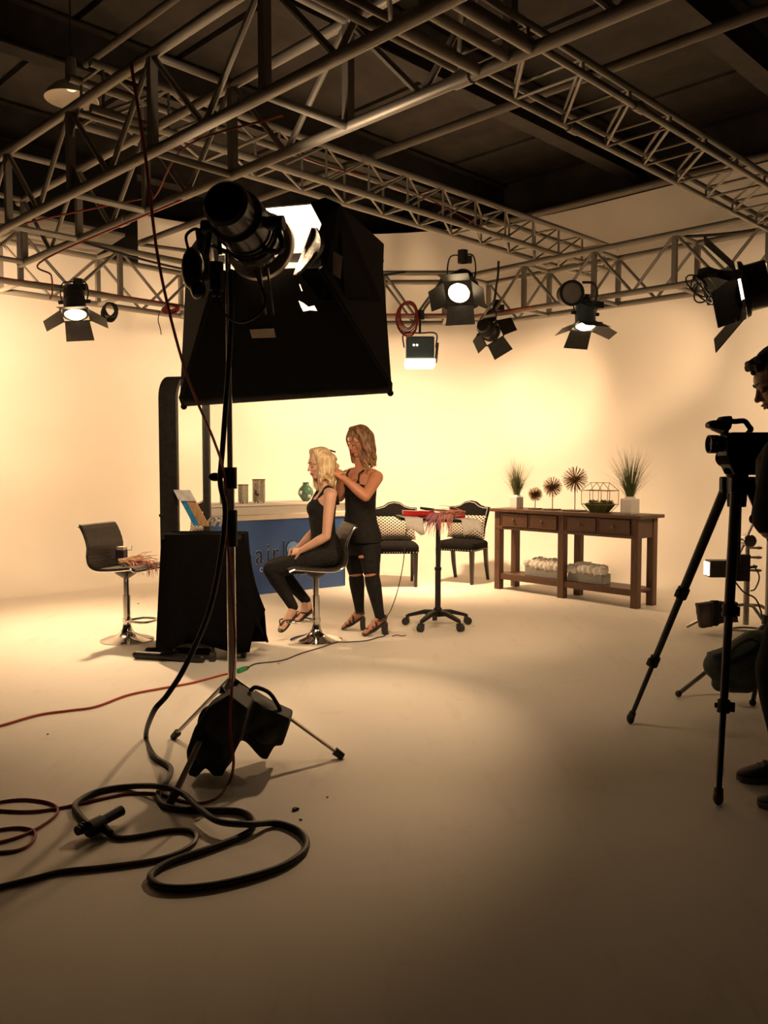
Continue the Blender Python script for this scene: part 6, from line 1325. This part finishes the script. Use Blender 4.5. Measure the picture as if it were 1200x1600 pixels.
# thick black cable: drops from the stand, loops over the floor and ends in the splitter box
drop = [SP + V((0.02, -0.05, 2.28)), SP + V((0.02, -0.06, 2.0)), SP + V((-0.02, -0.06, 1.5)), SP + V((-0.035, -0.06, 1.32))]
mid = [at(352, 800, 3.82), at(343, 880, 3.8), at(325, 960, 3.78), at(290, 1040, 3.75), at(262, 1085, 3.72), at(240, 1112, 3.70)]
r = 0.0125
loop = fz([(228, 1150), (240, 1180), (263, 1196), (267, 1206), (260, 1222), (247, 1240), (255, 1257), (280, 1264), (330, 1266), (370, 1267), (390, 1275), (396, 1290), (380, 1305), (330, 1325), (270, 1345), (240, 1362), (236, 1375), (255, 1386), (300, 1387), (360, 1378), (430, 1358), (470, 1335), (479, 1315), (465, 1297), (430, 1286), (385, 1288, 0.03), (340, 1283, 0.03), (310, 1262, 0.03), (285, 1240, 0.03), (250, 1229, 0.03), (200, 1229), (155, 1236), (125, 1250), (117, 1262), (128, 1278), (140, 1290)], r)
cable('power_cable', 'thick black cable dropping from the stand and looping over the floor to the splitter', drop + mid + loop, r, 'rubber', n=10, sub=7)
sp = fl(150, 1292, 0.03); sx_ = thing('cable_splitter', 'black cable splitter block with two sockets lying on the floor at lower left', 'splitter', (sp.x, sp.y, 0))
dirv = (fl(186, 1278, 0) - fl(142, 1300, 0)).normalized()
MB().cyl(V((sp.x, sp.y, 0.034)) - dirv * 0.04, V((sp.x, sp.y, 0.034)) + dirv * 0.03, 0.031, n=16).build('block', 'black_plastic', sx_, True, bev=0.004)
MB().cyl(V((sp.x, sp.y, 0.04)) + dirv * 0.02, V((sp.x, sp.y, 0.045)) + dirv * 0.13, 0.018, 0.021, 14).build('socket', 'black_plastic', sx_, True)
for k in range(3): MB().cyl(V((sp.x, sp.y, 0.036)) - dirv * (0.055 + k * 0.014) + V((-0.012, 0.03, 0)), V((sp.x, sp.y, 0.036)) - dirv * (0.061 + k * 0.014) + V((-0.012, 0.03, 0)), 0.022 - 0.002 * k, n=12).build('strain_relief', 'rubber', sx_, True)
q = fl(172, 1302, 0.02); MB().cyl(V((sp.x, sp.y, 0.03)) + dirv * 0.02, q, 0.018, 0.014, 12).build('outlet', 'black_plastic', sx_, True)
cable('brown_cable', 'brown cable running from the splitter along the floor to the lower left corner', fz([(172, 1303), (190, 1309), (225, 1305), (262, 1298), (292, 1297), (306, 1304), (302, 1318), (275, 1334), (235, 1345), (160, 1355), (100, 1361), (50, 1373), (0, 1385), (-60, 1398), (-200, 1400), (-420, 1370)], 0.009), 0.009, 'brown_cable', n=8)
cable('red_cable', 'dark red cable falling down the stand and running over the floor to the left', [at(205, 100, 2.9), at(228, 250, 3.0), at(250, 420, 3.2), at(290, 580, 3.45), at(335, 690, 3.7), SP + V((-0.015, -0.06, 1.34)), SP + V((-0.012, -0.045, 1.1)), at(360, 900, 3.8), at(367, 1000, 3.78), at(362, 1080, 3.55), at(360, 1140, 3.52), at(365, 1190, 3.50)] + fz([(358, 1222), (340, 1246), (310, 1255), (280, 1250), (245, 1240), (200, 1240), (150, 1250), (90, 1263), (40, 1268), (-20, 1264), (-70, 1255), (-110, 1240), (-220, 1215)], 0.006), 0.006, 'red_cable', n=7)
cable('red_cable', 'dark red cable loop on the floor at the left edge, upper of two', fz([(-240, 1260), (-120, 1268), (-50, 1262), (20, 1250), (60, 1251), (85, 1258), (90, 1268), (80, 1280), (55, 1296), (25, 1309), (-20, 1320), (-80, 1330), (-180, 1320), (-260, 1296)], 0.006), 0.006, 'red_cable', n=7, group='red cable loops at the left edge')
cable('red_cable', 'dark red cable loop on the floor at the left edge, lower of two', fz([(-200, 1345), (-110, 1325), (-50, 1306), (15, 1294), (45, 1295), (55, 1303), (48, 1318), (25, 1329), (-20, 1333), (-90, 1342), (-190, 1370)], 0.006), 0.006, 'red_cable', n=7, group='red cable loops at the left edge')
cable('orange_cable', 'thin orange extension cord crossing the floor to the green plug', fz([(-420, 1175), (-250, 1168), (-120, 1156), (-40, 1142), (0, 1134), (60, 1117), (110, 1110), (150, 1104), (200, 1086), (250, 1076), (300, 1067), (350, 1054), (370, 1050)], 0.007), 0.007, 'orange_cable', n=7)
q0, q1 = fl(371, 1049, 0.014), fl(384, 1044, 0.014); gp = thing('green_plug', 'bright green plug joining the orange cord to the thin black lead', 'plug', q0)
MB().cyl(q0, q1, 0.018, 0.015, 12).build('plug_body', 'green_plug', gp, True, bev=0.003)
MB().cyl(q1, q1 + (q1 - q0) * 0.35, 0.013, 0.006, 10).build('strain_relief', 'rubber', gp, True)

# ================================================================== CABLES ON THE TRUSSES
def on_truss(P, s, c, h, dz=0.03): return P(s, c, h) + UP * dz
cable('red_cable', 'red cable sagging along the top of the middle truss', [PC(0.3, 1, 1) + UP * .03, PC(1.3, 1, 1) + UP * 0.02, PC(2.1, 0.9, 1) + V((0, -0.03, -0.04)), PC(2.9, 1, 1) + UP * 0.03, PC(3.5, 0.8, 1) - UP * 0.06, PC(4.2, 0.3, 0) + UP * .03], 0.006, 'red_cable', n=6)
cable('red_cable', 'red cable lying on the lower chords of the near truss', [PA(0.6, 0, 0) + UP * .03, PA(1.2, 0.4, 0) + UP * .06, PA(1.9, 1, 0.2), PA(2.2, 0.9, 0) + UP * .04, PA(2.8, 0.6, 0.3), PA(3.4, 1, 0.4)], 0.006, 'red_cable', n=6)
cable('red_cable', 'red cable running along the lower chord of the left truss', [PD(2.2, 0.2, 0) - DA * .05, PD(3.0, 0, 0) - DA * 0.05, PD(3.9, 0.1, 0) + UP * .03 - DA * .05, PD(4.8, 0, 0) - DA * 0.05, PD(5.6, 0.2, 0) + UP * .03], 0.007, 'red_cable', n=6)
cable('orange_cable', 'orange cable running along the lower chord of the corner truss', [PE(0.6, 0, 0) - V((0, .045, 0)), PE(1.2, 0, 0) - V((0, .045, 0.01)), PE(1.8, 0, 0) - V((0, .045, -0.01)), PE(2.4, 0, 0) - V((0, .05, 0)), PF(0.4, 0, 0) - DB * .06, PF(1.0, 0, 0) - DB * .06], 0.008, 'orange_cable', n=6)
cable('black_cable', 'black cable bundle along the upper chord of the left truss', [PD(4.0, 0, 0.98) - DA * .05, PD(4.6, 0, 0.86) - DA * .05, PD(5.2, 0, 0.82) - DA * .05, PD(5.7, 0, 0.95) - DA * .05], 0.012, 'rubber', n=6)
cable('black_cable', 'black cable sagging below the upper chord of the corner truss', [PE(0.9, 0, 1) - V((0, .05, 0.02)), PE(1.3, 0, 0.88) - V((0, .05, 0)), PE(1.6, 0, 0.9) - V((0, .05, 0)), PE(1.95, 0, 1) - V((0, .05, 0))], 0.012, 'rubber', n=6)
cable('black_cable', 'black cable lying in the far truss above the big spotlight', [PF(2.2, 0.3, 1) + UP * 0.04, PF(3.0, 0.5, 0.92), PF(3.8, 0.4, 0.95), PF(4.8, 0.5, 1) + UP * .04], 0.014, 'rubber', n=6)
def coil(label, c, R_, m, n=5, r_=0.006, sq=1.25):
    mb = MB()
    for k in range(n):
        rr_ = R_ * (0.82 + 0.07 * k); mb.tube([c + V((math.cos(a) * rr_ + 0.01 * math.sin(a * 2 + k), -0.012 * k + 0.015 * math.sin(a + k), math.sin(a) * rr_ * sq - 0.008 * k)) for a in [2 * PI * i / 22 for i in range(22)]], r_, 5, True)
    return tag(mb.build('coiled_cable', m), label, 'cable', 'coiled cables on the trusses')
coil('black cable coil hanging under the left truss right of the leftmost spotlight', at(173, 484, 8.0), 0.062, 'rubber', 5, 0.008)
coil('big red and brown cable coil hanging on the corner truss above the flood light', at(637, 494, 9.05), 0.10, 'red_cable', 6, 0.007, 1.6)
coil('orange tangle of cable tied to the left truss left of the softbox', at(268, 480, 8.25), 0.07, 'red_cable', 5, 0.008, 0.5)
cable('red_cable', 'red cable end with plug dangling from the near truss at far left', [PA(2.45, 1, 0) - UP * .02, at(70, 405, 5.6), at(80, 430, 5.6), at(82, 455, 5.6), at(78, 468, 5.6)], 0.006, 'red_cable', n=6)
cable('hanging_cord', 'thin brown cord dangling under the left truss beside the softbox', [at(249, 487, 8.3), at(247, 500, 8.3), at(250, 512, 8.3), at(252, 523, 8.3)], 0.005, 'brown_cable', n=5)
cable('black_cable', 'black cable with red connector hanging off the middle truss beside the round glowing lens', [at(779, 408, 8.0), at(778, 430, 8.0), at(775, 450, 8.05), at(772, 470, 8.1), at(764, 480, 8.2), at(757, 492, 8.4)], 0.012, 'rubber', n=6)

# ================================================================== DEBRIS ON THE FLOOR
for x, y, s_, lab in ((463, 1264, 0.018, 'small dark crumb on the floor in front of the sandbag'), (470, 1280, 0.008, 'tiny dark speck on the floor right of the cable loops'), (648, 959, 0.012, 'dark scrap on the floor behind the standing woman\'s heels'), (512, 1245, 0.007, 'tiny dark speck on the floor right of the sandbag shadow'), (740, 978, 0.010, 'pale scrap on the floor at the right tray table caster'), (435, 1037, 0.008, 'tiny scrap on the floor beside the thin black lead'), (216, 943, 0.012, 'small scrap on the floor behind the left stool'), (75, 1147, 0.008, 'dark speck on the bare floor at left')):
    q = fl(x, y, s_ * 0.3); b = MB()
    for k in range(4): b.ell(q + V((random.uniform(-.5, .5) * s_, random.uniform(-.5, .5) * s_, 0)), (s_ * .5, s_ * .4, s_ * 0.3), nu=7, nv=5)
    tag(b.build('floor_scrap', 'leather_dark' if 'pale' not in lab else 'cream'), lab, 'scrap', 'scraps on the floor')
